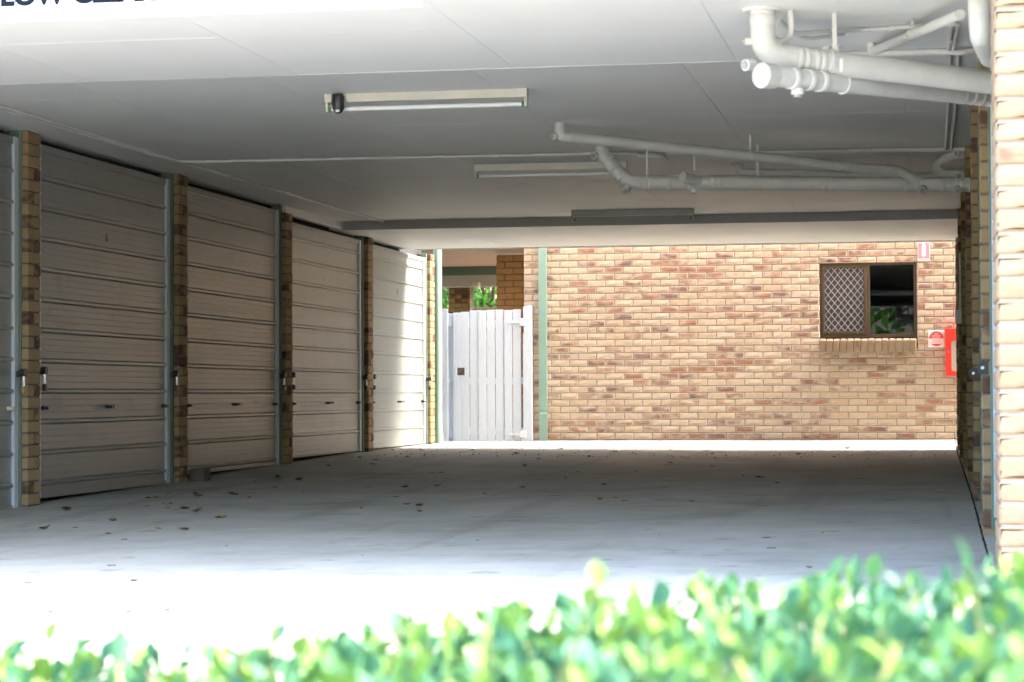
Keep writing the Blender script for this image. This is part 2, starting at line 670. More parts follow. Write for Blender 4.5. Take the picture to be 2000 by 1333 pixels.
mb = MB()
mb.add([(-250, -250, -.55), (250, -250, -.55), (250, 350, -.55), (-250, 350, -.55)], [(0, 1, 2, 3)])
struct('ground', mb, M_grass)
struct('garage_floor', sheet(-7.2, 0.222, 8.275, 29.6, 26, 70), M_conc)
struct('driveway', sheet(-14, 9, 3.3, 8.262, 30, 14), M_conc2)
struct('street', sheet(-40, 40, -40, 1.35, 30, 14), M_conc2)
struct('garden_bed', sheet(-14, 9, 1.36, 3.29, 20, 6, 0.01), M_soil)
struct('threshold_slab', sheet(0.234, 1.6, 8.275, 28.9, 3, 40, 0.006), M_conc)
mb = MB().box(-40, 12, 29.62, 60, -.1, 0.185)
struct('rear_path', mb, M_soil)

# ------------------------------------------------------------------ building mass over the garage
mb = MB()
mb.box(-13, 9, 9.56, 27.13, 2.78, 5.9)
struct_mass = thing('apartment_building', (-2, 18, 2.78), 'cream rendered upper storey of the flats above the open garage', 'building')
part('upper_storey', mb, M_roof, struct_mass)
mb = MB().box(-13, -6.62, 9.56, 28.35, -.2, 2.78)
mb.box(-6.62, -6.5, 9.56, 28.35, 2.705, 2.775)
part('garage_block', mb, M_dark, struct_mass)
mb = MB().box(0.62, 9, 9.56, 27.13, -.2, 2.78)
part('garage_block', mb, M_dark, struct_mass)

# ceilings: sheets with open joints under a backing slab
ceil = MB().box(-6.62, 0.62, 12.2, 23.83, 2.71, 2.776)
ceil.box(-13, 0.62, 9.565, 12.19, 2.615, 2.777)
ceil.box(0.621, 2.6, 9.565, 12.19, 2.615, 2.777)
ceil.box(-6.62, 0.62, 23.84, 27.125, 2.615, 2.777)
ceiling = struct('ceiling', ceil, M_seam)


def panels(xs, ys, z, gap=0.002):
    for i in range(len(xs) - 1):
        for j in range(len(ys) - 1):
            d = R.uniform(0, 0.0014)
            q = MB().box(xs[i] + gap / 2, xs[i + 1] - gap / 2, ys[j] + gap / 2, ys[j + 1] - gap / 2, z + d, z + .0148, 0.001)
            part('ceiling_panel', q, M_ceil, ceiling)


XS = [-6.6, -6.36, -5.14, -3.92, -2.66, -1.42, -.19, .61]
panels(XS, [12.205, 13.58, 15.40, 17.18, 18.95, 20.74, 22.50, 23.825], 2.695)
panels([-13, -7.16, -5.94, -4.74, -3.514, -2.28, -1.05, .18, 1.4, 2.6], [9.57, 10.82, 12.195], 2.60)
panels([-6.6, -6.36, -5.14, -3.92, -2.66, -1.42, -.19, .61], [23.845, 25.49, 27.12], 2.60)
bh = part('bulkhead', MB().box(-6.36, .235, 23.822, 23.838, 2.5995, 2.694), M_beamgrey, ceiling)
part('bulkhead', MB().box(-6.62, 2.6, 12.187, 12.197, 2.5995, 2.69), M_ceil, ceiling)
part('edge_trim', MB().box(-6.3, .22, 27.126, 27.138, 2.590, 2.70), M_fibro, ceiling)
part('edge_trim', MB().box(-6.45, -6.375, 21.66, 23.82, 2.612, 2.6945, .004), M_fibro, ceiling)

# ------------------------------------------------------------------ bricks
CO = 0.0862
BH = 0.0762


def tint(o, amt, hue=None):
    o.color = (amt, R.random() if hue is None else hue, R.random(), 1)


def rnd_amt(p=0.36):
    return R.uniform(0.62, 1.0) if R.random() < p else R.uniform(0.0, 0.28)


def smooth_brick(lx, ly, name='brick', m=None, bev=0.006):
    return MB().box(-lx / 2, lx / 2, -ly / 2, ly / 2, 0, BH, bev).mesh(name, m or M_pbrick)


def rock_face(L, seed, H=BH, depth=0.014):
    """front face of a rock-faced brick, edges run back behind the mortar line; origin at bottom centre, faces -Y"""
    rr = random.Random(seed)
    e = 0.006
    nx = 5 if L > .15 else 3
    us = [0, e] + [e + (L - 2 * e) * (k + rr.uniform(-.18, .18)) / (nx - 2 + 1) for k in range(1, nx - 1)] + [L - e, L]
    vsn = [0, e, H * rr.uniform(.38, .6), H - e, H]
    vs, uv = [], []
    for j, v in enumerate(vsn):
        for i, u in enumerate(us):
            edge = i in (0, len(us) - 1) or j in (0, len(vsn) - 1)
            ring = i in (1, len(us) - 2) or j in (1, len(vsn) - 2)
            y = depth if edge else (rr.uniform(-.001, .002) if ring else rr.uniform(-.006, .001))
            vs.append((u - L / 2 + (rr.uniform(-.0012, .0012) if edge else 0), y, v + (rr.uniform(-.001, .001) if edge else 0)))
            uv.append((u / L, v / H))
    W = len(us)
    fs = [(j * W + i, j * W + i + 1, (j + 1) * W + i + 1, (j + 1) * W + i) for j in range(len(vsn) - 1) for i in range(W - 1)]
    return vs, fs, [[uv[k] for k in f] for f in fs]


# left and right pillars: each is a thing, every brick of it a part
ME_st = smooth_brick(0.11, 0.23)      # stretcher along Y
ME_hd = smooth_brick(0.23, 0.11)      # header, long along X


def pillar(x_face, y0, z0, z1, label, side, ztop_cover=None):
    """x_face: plane of the face towards the garage; side -1 left wall, +1 right wall"""
    t = thing('brick_pillar', (x_face + side * .115, y0 + .115, z0), label, 'pillar', 'brick pillars between the garage doors')
    core = MB().box(min(x_face + side * .007, x_face + side * .225), max(x_face + side * .007, x_face + side * .225), y0 + .007, y0 + .223, z0, z1)
    part('mortar_core', core, M_dmortar, t)
    n = int(round((z1 - z0) / CO))
    fl = fz(x_face, y0)
    for k in range(n):
        z = k * CO + .005
        if z0 + z + BH < fl - .01:
            continue
        jx = R.uniform(-.002, .002)
        if k % 2 == 0:
            o = link('brick', ME_st, t, (-side * .06 + jx, R.uniform(-.002, .002), z))
            tint(o, rnd_amt(.20))
        else:
            for s in (-1, 1):
                o = link('brick', ME_hd, t, (jx, s * .06, z))
                tint(o, rnd_amt(.34))
    return t


LP = [15.09, 18.34, 21.56, 24.86, 28.07]
LL = ['tan brick pillar with dark burnt bricks left of the garage door numbered 6',
      'tan brick pillar between the garage doors numbered 6 and 7',
      'tan brick pillar between the garage doors numbered 7 and 8',
      'tan brick pillar between the garage doors numbered 8 and 9',
      'narrow strip of tan brick pillar behind the round green downpipe']
for i, y in enumerate(LP):
    zt = 2.693 if i < 2 else (2.615 if i == 2 else 2.598)
    pillar(-6.34, y, zt - 31 * CO if i < 2 else zt - 30 * CO, zt, LL[i], -1)
RP = [11.88, 14.74, 17.70, 20.68, 23.65, 26.70]
RL = ['nearest tan brick pillar of the right hand row, beside the sunlit corner pier',
      'second tan brick pillar from the front in the right hand row',
      'third tan brick pillar from the front in the right hand row',
      'shaded brick pillar carrying the white switch box on the right',
      'dark shaded brick pillar fifth back in the right hand row',
      'darkest brick pillar at the far end of the right hand row, by the red cabinet']
for i, y in enumerate(RP):
    zt = 2.60 if (i == 0 or i > 4) else 2.693
    n = 30
    pillar(.23, y, zt - n * CO, zt, RL[i], 1)

# bright corner pier on the right edge
pier = thing('brick_pier', (.525, 8.95, -.056), 'bright cream rough faced brick pier at the right edge of the entrance', 'pillar')
core = MB().box(.24, 1.10, 8.82, 9.50, -.056, 5.2)
part('mortar_core', core, M_mortar, pier)


def pier_brick(seed):
    rr = random.Random(seed)
    mb = MB().box(-.115, .115, 0, .11, 0, BH, 0.007)
    vs, fs, uv = rock_face(.216, seed, BH - .014)
    vs = [(x, min(y, .001) - .001, z + .007) for x, y, z in vs]
    mb.add(vs, fs, False, uv)
    return mb.mesh('brick', M_pierbrick)


PB = [pier_brick(900 + k) for k in range(6)]
PBh = MB().box(-.055, .055, 0, .11, 0, BH, 0.007).mesh('brick', M_pierbrick)
PBs = MB().box(0, .11, -.11, .11, 0, BH, .007).mesh('brick', M_pierbrick)
for k in range(60):
    z = k * CO + .005
    xs = [(-.18, 0), (.06, 0), (.24, 1), (.42, 0)] if k % 2 == 0 else [(-.18, 0), (.06, 0), (.30, 0), (.48, 1)]
    for x, h in xs:
        o = link('brick', PBh if h else R.choice(PB), pier, (x + R.uniform(-.002, .002), -.14 + R.uniform(-.003, .003), z))
        tint(o, rnd_amt(.22))
    for y in (.09, .33):
        o = link('brick', PBs, pier, (-.295, y + (.0 if k % 2 else .04), z))
        tint(o, rnd_amt(.2))

# back wall: rock-faced bricks, 300 as parts, the rest joined
WY = 29.0
wall = thing('brick_wall', (-2.4, WY, .209), 'wide sunless cream and red rock faced brick wall closing the far end', 'wall')
WX0, WX1 = -5.297, 4.0
WIN = (-1.459, -.238, 1.519, 2.465)          # opening
mb = MB()
mb.box(WX0 + .01, WIN[0] - .012, WY + .010, WY + .24, .05, 5.8)
mb.box(WIN[1] + .012, WX1, WY + .010, WY + .24, .05, 5.8)
mb.box(WIN[0] - .012, WIN[1] + .012, WY + .0102, WY + .2398, .05, 1.36)
mb.box(WIN[0] - .012, WIN[1] + .012, WY + .0102, WY + .2398, 2.470, 5.8)
part('mortar', mb, M_mortar, wall)
variants = {}


def wall_piece(L):
    key = round(L / .01) * .01
    if key not in variants:
        cnt = 7 if abs(key - .23) < .006 else 2
        variants[key] = [rock_face(key, int(key * 1000) * 31 + q) for q in range(cnt)]
    return key, R.randrange(len(variants[key]))


vmesh = {}
cand, rest = [], []
NC = 64  # upper courses are unseen, raised to cut sky light between the buildings
for k in range(-1, NC):
    z = .213 + k * CO
    x = WX0 + (0 if k % 2 == 0 else -.12)
    first = k % 2 == 1
    zc = z + BH / 2
    while x < WX1:
        a, b = max(x, WX0), min(x + .23, WX1)
        x += .24
        segs = [(a, b)]
        if WIN[2] - .15 < zc < WIN[3] and b > WIN[0] and a < WIN[1]:
            if zc > WIN[2] - .16:
                segs = []
                if a < WIN[0] - .03:
                    segs.append((a, WIN[0]))
                if b > WIN[1] + .03:
                    segs.append((WIN[1] + .008, b))
        for a2, b2 in segs:
            if b2 - a2 < .03:
                continue
            key, vi = wall_piece(b2 - a2)
            amt = rnd_amt(.42)
            row = (key, vi, (a2 + b2) / 2, z, amt, R.random(), R.random())
            hid = (a2 < -4.98 and b2 > -5.10) or zc > 2.72 or b2 > .24 or zc < .2
            (rest if hid else cand).append(row)
cand.sort(key=lambda r: -r[0] + abs(r[2] + 1.9) * .03 + abs(r[3] - 1.3) * .01)
for r in cand[:300]:
    mk = (r[0], r[1])
    if mk not in vmesh:
        q = MB().add(*variants[r[0]][r[1]][:2], False, variants[r[0]][r[1]][2])
        vmesh[mk] = q.mesh('brick', M_brick)
    o = link('brick', vmesh[mk], wall, (r[2] - wall.location.x + R.uniform(-.002, .002), R.uniform(-.003, .002), r[3] - wall.location.z))
    o.color = (r[4], r[5], r[6], 1)
q = MB()
cols = []
for r in cand[300:] + rest:
    vs, fs, uv = variants[r[0]][r[1]]
    dy = R.uniform(-.003, .002)
    q.add([(x + r[2], y + WY + dy, zz + r[3]) for x, y, zz in vs], fs, False, uv)
    cols += [(r[4], r[5], r[6], 1)] * len(vs)
o = tag(part('brickwork', q, M_brickm, wall), kind='stuff')
at = o.data.color_attributes.new('tint', 'FLOAT_COLOR', 'POINT')
at.data.foreach_set('color', [c for cc in cols for c in cc])
part('coping', MB().box(WX0 - .03, WX1, WY - .02, WY + .28, 5.801, 5.86, .01), M_fibro, wall)
# window reveals and sill bricks
SB = MB().box(-.038, .038, 0, .17, -.0, .11, .008).mesh('brick', M_pbrick)
for k in range(14):
    xx = -1.455 + .043 + k * .0868
    o = link('brick', MB().box(-.0385, .0385, -.075, .09, 1.338 - .209, 1.49 - .209, .008).mesh('brick', M_pierbrick) if k == 0 else bpy.data.objects['sillref'].data, wall, (xx + 2.4, 0, R.uniform(-.003, .003)))
    if k == 0:
        ref = bpy.data.objects.new('sillref', o.data)
    o.rotation_euler = (.16, 0, 0)
    tint(o, R.choice([.05, .1, .2, .25, .3, .8]), R.random())
bpy.data.objects.remove(bpy.data.objects['sillref'])
part('sill_mortar', MB().box(-1.455, -.244, WY - .062, WY + .01, 1.345, 1.478), M_mortar, wall)
jb = MB()
jb.box(WIN[0] - .013, WIN[0] - .002, WY + .012, WY + .2, 1.50, 2.468)
jb.box(WIN[1] + .002, WIN[1] + .013, WY + .012, WY + .2, 1.50, 2.468)
part('reveal', jb, M_mortar, wall)

# window
win = thing('sliding_window', (-.85, WY + .07, 1.519), 'bronze framed sliding window with diamond grille over the left half', 'window')
y0, y1 = WY + .035, WY + .085
fr = MB()
fr.box(-1.455, -1.425, y0, y1, 1.50, 2.462, .003)
fr.box(-.272, -.242, y0, y1, 1.50, 2.462, .003)
fr.box(-1.425, -.272, y0, y1, 2.425, 2.462, .003)
fr.box(-1.425, -.272, y0, y1, 1.50, 1.545, .003)
part('frame', fr, M_bronze, win)
sa = MB()
sa.box(-1.425, -1.394, y0 - .012, y0 + .018, 1.546, 2.424, .003)
sa.box(-.899, -.862, y0 - .012, y0 + .018, 1.546, 2.424, .003)
sa.box(-1.394, -.899, y0 - .012, y0 + .018, 2.400, 2.424, .003)
sa.box(-1.394, -.899, y0 - .012, y0 + .018, 1.546, 1.585, .003)
sa.box(-.860, -.824, y0 + .003, y0 + .04, 1.546, 2.424, .003)
ss = part('screen_frame', sa, M_bronze, win)
gm = MB()
x0g, x1g, z0g, z1g = -1.394, -.899, 1.585, 2.400
dp, hz = .083, .103
rng = int((x1g - x0g) / dp + (z1g - z0g) / hz) + 3
for sgn in (1, -1):
    for k in range(-rng, rng):
        pts = []
        # line  (x/dp) + sgn*(z/hz) = k
        for xx in (x0g, x1g):
            zz = sgn * (k - (xx - x0g) / dp) * hz + z0g
            if z0g <= zz <= z1g:
                pts.append((xx, zz))
        for zz in (z0g, z1g):
            xx = (k - sgn * (zz - z0g) / hz) * dp + x0g
            if x0g < xx < x1g:
                pts.append((xx, zz))
        if len(pts) >= 2:
            (xa, za), (xb, zb) = pts[0], pts[1]
            yy = y0 - .002 + (.002 if sgn > 0 else 0)
            gm.tube([(xa, yy, za), (xb, yy, zb)], .0042, 5, False)
tag(part('security_grille', gm, M_mesh, win), kind='stuff')
part('insect_screen', MB().box(-1.394, -.899, y0 + .008, y0 + .010, 1.585, 2.40), paint('fly_screen', (0.055, 0.06, 0.08), .6, .1), win)
part('pane', MB().box(-.822, -.273, y0 + .022, y0 + .026, 1.547, 2.423), M_glass, win)
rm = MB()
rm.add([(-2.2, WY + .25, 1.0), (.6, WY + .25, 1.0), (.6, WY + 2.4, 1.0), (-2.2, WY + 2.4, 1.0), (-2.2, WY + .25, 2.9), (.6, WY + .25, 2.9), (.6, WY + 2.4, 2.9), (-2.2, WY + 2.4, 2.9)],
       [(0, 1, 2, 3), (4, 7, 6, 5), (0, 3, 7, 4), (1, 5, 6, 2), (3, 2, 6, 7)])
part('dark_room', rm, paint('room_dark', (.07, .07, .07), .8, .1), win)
part('screw', MB().cyl((-1.34, y0 - .013, 1.565), (-1.34, y0 - .017, 1.565), .005, 8), M_chrome, win)
part('screw', MB().cyl((-.98, y0 - .013, 1.565), (-.98, y0 - .017, 1.565), .005, 8), M_chrome, win)

# ------------------------------------------------------------------ garage doors
YL = 2.95          # clear width between pillars


def door_profile(z0, z1, rib=True):
    pts = []
    if rib:
        pts += [(-.003, z0), (.015, z0 + .010), (.016, z0 + .028), (-.003, z0 + .038), (0, z0 + .041)]
        zs = z0 + .042
    else:
        pts += [(0, z0)]
        zs = z0
    n = max(1, int(round((z1 - zs) / .046)))
    for k in range(1, n):
        zz = zs + (z1 - zs) * k / n
        pts += [(0, zz - .0025), (-.0016, zz), (0, zz + .0025)]
    pts += [(0, z1 - .005), (-.003, z1 - .0006)]
    return pts


def sheet_panel(z0, z1, half, rib=True):
    pr = door_profile(z0, z1, rib)
    ys = [-half, half]
    vs = [(x, y, z) for y in ys for x, z in pr]
    n = len(pr)
    fs = [(i, i + n, i + 1 + n, i + 1)[::-1] for i in range(n - 1)]
    mb = MB().add([(x, y, z) for x, y, z in vs], fs)
    mb.f = [f[::-1] for f in mb.f]
    # rounded rib ends
    if rib:
        for y in ys:
            mb.add([(-.007, y, z0), (.016, y, z0 + .010), (.017, y, z0 + .028), (-.007, y, z0 + .038)], [(0, 1, 2, 3)])
    return mb


P0, PITCH = .150, .2229
HALF = 1.365
ME_pan = {}


def get_pan(top, bottom=False):
    key = (top, bottom)
    if key not in ME_pan:
        if bottom:
            ME_pan[key] = sheet_panel(top, 0, HALF, False)
        elif top:
            ME_pan[key] = sheet_panel(0, top, HALF, True)
        ME_pan[key] = ME_pan[key].mesh('panel', M_zinc)
    return ME_pan[key]


def make_door(yc, zb, zt, label, number=None, ncol=None, left=True):
    d = thing('garage_door', (-6.42, yc, zb), label, 'garage door', 'ribbed metal garage doors along both sides')
    for k in range(11):
        z = P0 + PITCH * k
        if k < 10:
            top = PITCH
        else:
            top = round(zt - z - .03, 3)
        if z < zb:
            continue
        link('panel', get_pan(top), d, (0, 0, z - zb))
    zlow = P0 if zb < P0 else P0 + PITCH
    hb = round(zb + .02 - zlow, 3)
    link('panel', get_pan(hb, True), d, (0, 0, zlow - zb))
    H = zt - zb
    part('bottom_rail', MB().box(-.02, .012, -HALF, HALF, .012, .045, .003), M_zinc, d, False)
    part('top_rail', MB().box(-.02, .012, -HALF, HALF, H - .055, H, .004), M_zinc, d, False)
    for s in (-1, 1):
        part('side_rail', MB().box(-.02, .022, min(s * HALF, s * (HALF + .075)), max(s * HALF, s * (HALF + .075)), .012, H, .004), M_stile, d, False)
        part('jamb', MB().box(-.06, .034, min(s * (HALF + .085), s * (HALF + .142)), max(s * (HALF + .085), s * (HALF + .142)), -.05, H + (.055 if left else .03), .004), M_green, d, False)
        lt = MB().box(.0, .035, s * (HALF - .09), s * (HALF - .03), .70 - zb, .728 - zb, .003)
        lt.box(.035, .05, s * (HALF - .085), s * (HALF - .05), .705 - zb, .72 - zb)
        part('slide_bolt', lt, M_black if label[0] != 'p' else M_creamm, d, False)
    hd = MB().cyl((0, 0, .715 - zb), (.055, 0, .715 - zb), .012, 10)
    h = part('handle', hd, M_black, d, False)
    part('handle_tip', MB().cyl((.055, 0, .715 - zb), (.085, -.004, .717 - zb), .014, 10), M_chrome, h, False)
    if number:
        me = text_mesh(number, .085, {'dark': M_black, 'pale': M_signwhite}[ncol], .0012, .0008, name='number')
        o = link('number', me, d, (.004, 0, 2.018 - zb))
        o.rotation_euler = (math.pi / 2, 0, math.pi / 2)
    return d


DL = ['pale grey ribbed garage door cut off by the left edge', 'grey ribbed garage door with dark number 6 nearest the front left',
      'dull brownish ribbed garage door with a pale number 7, wood block before it', 'beige ribbed garage door with a pale number 8 beneath the white ceiling strip',
      'last ribbed garage door numbered 9, its far edge brightly sunlit']
centers = [13.62, 16.835, 20.07, 23.325, 26.58]
doors = []
for i, yc in enumerate(centers):
    num = [None, ('6', 'dark'), ('7', 'pale'), ('8', 'pale'), ('9', 'dark')][i]
    zb = [-.01, .045, .10, .152, .165][i]
    zt = [2.64, 2.64, 2.635, 2.555, 2.545][i]
    d = make_door(yc, zb, zt, DL[i], *(num or ()))
    door_tone = [(1, 1, 1), (1, 1, 1), (.80, .78, .73), (1.0, .98, .93), (1.12, 1.11, 1.08)][i]  # tone multiplier set door by door, lightest on the last
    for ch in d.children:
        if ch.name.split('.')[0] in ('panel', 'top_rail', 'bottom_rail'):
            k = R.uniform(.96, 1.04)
            ch.color = (door_tone[0] * k, door_tone[1] * k, door_tone[2] * k, 1)
    doors.append(d)
part('dark_gap_strip', MB().box(-6.615, -6.52, 9.57, 28.34, 2.56, 2.69), M_dark, struct_mass)  # black strip standing in for the shade in the gap above the doors
RDL = ['ribbed garage door just behind the cream corner pier, seen nearly edge on', 'edge on garage door behind the nearest pillar on the right side', 'shaded edge on garage door, third on the right side',
       'shaded edge on garage door beside the white switch box', 'dark edge on garage door, fifth on the right side', 'dark edge on garage door at the far right end']
rc = [10.46, 13.42, 16.33, 19.30, 22.28, 25.29]
for i, yc in enumerate(rc):
    c = copy_tree(doors[4])
    for ch in [k for k in c.children_recursive if k.name.split('.')[0] in ('number', 'handle', 'handle_tip', 'slide_bolt')]:
        if True:
            bpy.data.objects.remove(ch)
    c.location = (.305, yc, .15)
    c.rotation_euler = (0, 0, math.pi)
    c.scale = (1, 2.70 / 3.02, 1)
    c['label'] = RDL[i]

# padlocks hanging on black hasps
pl0 = None


def padlock(x, y, z, label, side=1, body=M_brass):
    t = thing('padlock', (x, y, z), label, 'padlock', 'padlocks on the garage door jambs')
    hs = MB().box(-.012 * side - .006, .0 + .006, -.03, .03, .03, .075, .004)
    hs.tube([(.006 * side, -.005, .062), (.045 * side, -.005, .062)], .028, 14)
    part('hasp', hs, M_black, t, False)
    sh = MB().tube(fillet([(.028 * side, -.012, -.04), (.028 * side, -.012, .045), (.028 * side, .012, .045), (.028 * side, .012, -.04)], .012, 4), .0045, 7)
    part('shackle', sh, M_chrome, t, False)
    part('body', MB().box(.016 * side if side > 0 else -.040, .040 if side > 0 else -.016, -.022, .022, -.085, -.035, .004), body, t, False)
    return t


for y, z, lab, b in [(15.02, .905, 'brass padlock hanging on the jamb left of the first brick pillar', M_brass), (15.40, .925, 'dark padlock on the left jamb of the door numbered 6', M_black),
                     (18.29, .925, 'padlock with bright shackle on the right jamb of the door numbered 6', M_black), (21.50, .935, 'padlock in shade on the right jamb of the door numbered 7', M_black),
                     (21.84, .94, 'round black padlock on the left jamb of the door numbered 8', M_black), (24.78, .94, 'padlock with bright shackle on the right jamb of the door numbered 8', M_black),
                     (25.14, .945, 'small padlock on the left jamb of the door numbered 9', M_black), (28.02, .94, 'small padlock on the far jamb of the door numbered 9', M_black)]:
    padlock(-6.37, y, z, lab, 1, b)
for y, z, lab in [(11.16 + .62, .925, 'black hasp and lock on the right, upper of the two beside the corner pier'), (14.05 + .60, .92, 'black hasp and lock on the right, further back and lower in view')]:
    t = thing('hasp', (.262, y, z), lab, 'hasp', 'hasps on the right hand jambs')
    h = MB().prism([(.0, -.035), (.0, .035), (-.035, .035), (-.052, .018), (-.055, 0), (-.05, -.02), (-.03, -.035)], 'y', -.004, .004)
    part('hasp', h, M_black, t, False)
    part('staple', MB().cyl((-.03, -.012, 0), (-.03, .0, 0), .009, 10), M_chrome, t, False)

# ------------------------------------------------------------------ gate and things around it
gate = thing('timber_gate', (-5.78, 28.93, .18), 'white painted timber gate of upright boards with a square hand hole', 'gate')
GY = 28.93
gx = [-6.228, -6.083, -5.922, -5.760, -5.611, -5.452, -5.300]
pal = [(-6.228, -6.083, 1.885, True), (-6.080, -5.935, 1.885, False)]
edges = [(202, 247), (248, 297), (301, 348), (352, 399), (403, 450), (455, 502), (507, 554), (558, 606)]
for i, (a, b) in enumerate(edges):
    xa = -6.411 + (a - 122) / 3.03 / 151.6 * 1.026
    xb = -6.411 + (b - 122) / 3.03 / 151.6 * 1.026
    top = 1.89 + R.uniform(-.008, .01) + (.008 if i > 1 else -.01)
    dy = R.uniform(-.003, .003)
    if i == 0:      # square hand hole shared with the next board
        for (z0, z1) in ((.19, 1.050), (1.150, top)):
            part('board', MB().box(xa, xb - .001, GY + dy, GY + .02 + dy, z0, z1, .002), M_board, gate)
        part('board', MB().box(xa, xa + .048, GY + dy, GY + .0199 + dy, 1.0502, 1.1498), M_board, gate)
    elif i == 1:
        for (z0, z1) in ((.19, 1.050), (1.150, top)):
            part('board', MB().box(xa, xb, GY + dy, GY + .02 + dy, z0, z1, .002), M_board, gate)
        part('board', MB().box(xa + .048, xb, GY + dy, GY + .0199 + dy, 1.0502, 1.1498), M_board, gate)
    else:
        part('board', MB().box(xa, xb, GY + dy, GY + .02 + dy, .19, top, .002), M_board, gate)
for z0 in (.27, .93, 1.68):
    part('rail', MB().box(-6.21, -5.31, GY + .024, GY + .06, z0, z0 + .09, .003), M_board, gate)
for z, nm in ((1.742, 0), (.277, 1)):
    hg = MB()
    hg.prism([(-5.50, z - .010), (-5.34, z - .020), (-5.34, z + .020), (-5.50, z + .010)], 'y', GY - .008, GY - .002)
    hg.box(-5.335, -5.255, GY - .017, GY - .012, z - .05, z + .05, .001)
    hg.cyl((-5.338, GY - .012, z - .03), (-5.338, GY - .012, z + .03), .008, 8)
    for bx, bz in ((-5.46, 0), (-5.41, 0), (-5.36, 0), (-5.315, .03), (-5.315, -.03), (-5.275, .03), (-5.275, -.03)):
        hg.cyl((bx, GY - .008 if bx < -5.34 else GY - .017, z + bz), (bx, GY - .022, z + bz), .006, 6)
    part('hinge', hg, M_white, gate)
o = link('number', text_mesh('6', .10, M_board, .004, .0005, name='number'), gate, (-5.727 + 5.78, -.006, 1.42 - .18))
o.rotation_euler = (math.pi / 2, 0, 0)
part('latch', MB().prism([(-6.16, 1.06), (-6.10, 1.12), (-6.085, 1.105), (-6.145, 1.045)], 'y', GY + .03, GY + .05), M_brownt, gate)
ps = thing('gate_post', (-5.24, GY - .01, .17), 'white timber post with notched top hinging the gate to the brick wall', 'post')
part('post', MB().prism([(-5.300, .17), (-5.182, .17), (-5.182, 1.95), (-5.205, 1.962), (-5.29, 1.945), (-5.297, 1.90), (-5.285, 1.62), (-5.300, 1.56)], 'y', GY - .012, WY - .006), M_board, ps)
part('bolt_head', MB().cyl((-5.235, GY - .012, 1.01), (-5.235, GY - .02, 1.01), .010, 10), M_white, ps)
fp = thing('fence_panel', (-6.36, GY, .18), 'narrow fixed white paling with three short rails between gate and green downpipe', 'fence')
part('paling', MB().box(-6.41, -6.305, GY - .004, GY + .016, .185, 1.925, .002), M_board, fp)
part('paling', MB().box(-6.56, -6.425, GY - .002, GY + .018, .185, 1.92, .002), M_board, fp)
for z0, z1 in ((1.69, 1.86), (.965, 1.03), (.24, .305)):
    part('rail', MB().box(-6.5, -6.235, GY + .018, GY + .05, z0, z1, .003), M_board, fp)
part('backing_board', MB().box(-6.36, -6.20, GY + .075, GY + .09, .19, 1.85, .002), M_board, fp)

dp = thing('round_downpipe', (-6.33, 28.43, .165), 'round mint green downpipe with a dent and a collar at its foot', 'downpipe')
part('pipe', MB().tube([(-6.328, 28.43, 3.2), (-6.329, 28.43, .66), (-6.331, 28.425, .62), (-6.330, 28.43, .58), (-6.330, 28.43, .18)], [.056, .056, .050, .056, .056], 20), M_mint, dp)
part('collar', MB().tube([(-6.325, 28.428, .30), (-6.325, 28.428, .165)], .063, 20), M_mint, dp)
dq = thing('flat_downpipe', (-5.042, WY - .03, .2), 'flat rectangular pale green downpipe with a crease on the brick wall', 'downpipe')
part('pipe', MB().prism([(-5.095, WY - .06), (-4.99, WY - .06), (-4.99, WY - .012), (-5.095, WY - .012)], 'z', .60, 3.5), M_mint, dq)
cr = MB().add([(-5.095, WY - .06, .60), (-4.99, WY - .06, .60), (-5.09, WY - .045, .575), (-4.985, WY - .054, .565), (-5.095, WY - .062, .54), (-4.99, WY - .062, .54), (-5.095, WY - .06, .20), (-4.99, WY - .06, .20)],
              [(0, 2, 3, 1), (2, 4, 5, 3), (4, 6, 7, 5)])
cr.box(-5.0945, -4.9905, WY - .04, WY - .012, .20, .5995)
part('creased_length', cr, M_mint, dq)

# passage behind the gate
ob = thing('brick_return', (-5.6, 30.2, .2), 'plain orange brown brick wall end in shade behind the gate', 'wall')
part('mortar_core', MB().box(-5.89, -5.0, 30.21, 30.42, .2, 2.70), M_dmortar, ob)
OB = MB().box(-.115, .115, 0, .11, 0, BH, .005).mesh('brick', M_obrick)
OBh = MB().box(-.053, .053, 0, .11, 0, BH, .005).mesh('brick', M_obrick)
for k in range(29):
    z = 2.7 - (k + 1) * CO - .2
    if z < 0:
        break
    xs = [(-5.783, 0), (-5.543, 0), (-5.303, 0)] if k % 2 == 0 else [(-5.845, 1), (-5.663, 0), (-5.423, 0), (-5.183, 0)]
    for x, h in xs:
        o = link('brick', OBh if h else OB, ob, (x + 5.6, 0, z))
        tint(o, R.uniform(0, .3))
sf = thing('passage_roof', (-7.5, 31, 2.72), 'pinkish flat soffit over the passage behind the gate', 'soffit')
part('soffit', MB().box(-11, -5.0, 29.26, 33.6, 2.75, 2.85), M_pinkw, sf)
part('fascia', MB().box(-11, -5.0, 33.605, 33.68, 2.615, 2.77), M_green, sf)
part('shading_roof_slab', MB().box(-12, -3.2, 29.28, 41, 2.87, 3.0), M_bwhite, sf)  # unseen slab added to keep the sun off the passage
vb = thing('verandah_beam', (-8, 36.4, 2.57), 'white painted beam over the passage with a small lamp below', 'beam')
part('beam', MB().box(-8.62, -5.4, 36.2, 36.6, 2.575, 2.80), M_bwhite, vb)
part('haunch', MB().prism([(-8.62, 2.575), (-8.62, 2.80), (-9.6, 2.80), (-9.6, 2.66)], 'y', 36.2, 36.6), M_bwhite, vb)
lf = thing('bulkhead_light', (-7.38, 36.1, 2.58), 'small round lamp fixed on the white beam above the gate', 'light')
part('base', MB().cyl((-7.38, 36.1, 2.63), (-7.38, 36.1, 2.575), .06, 16), M_creamm, lf)
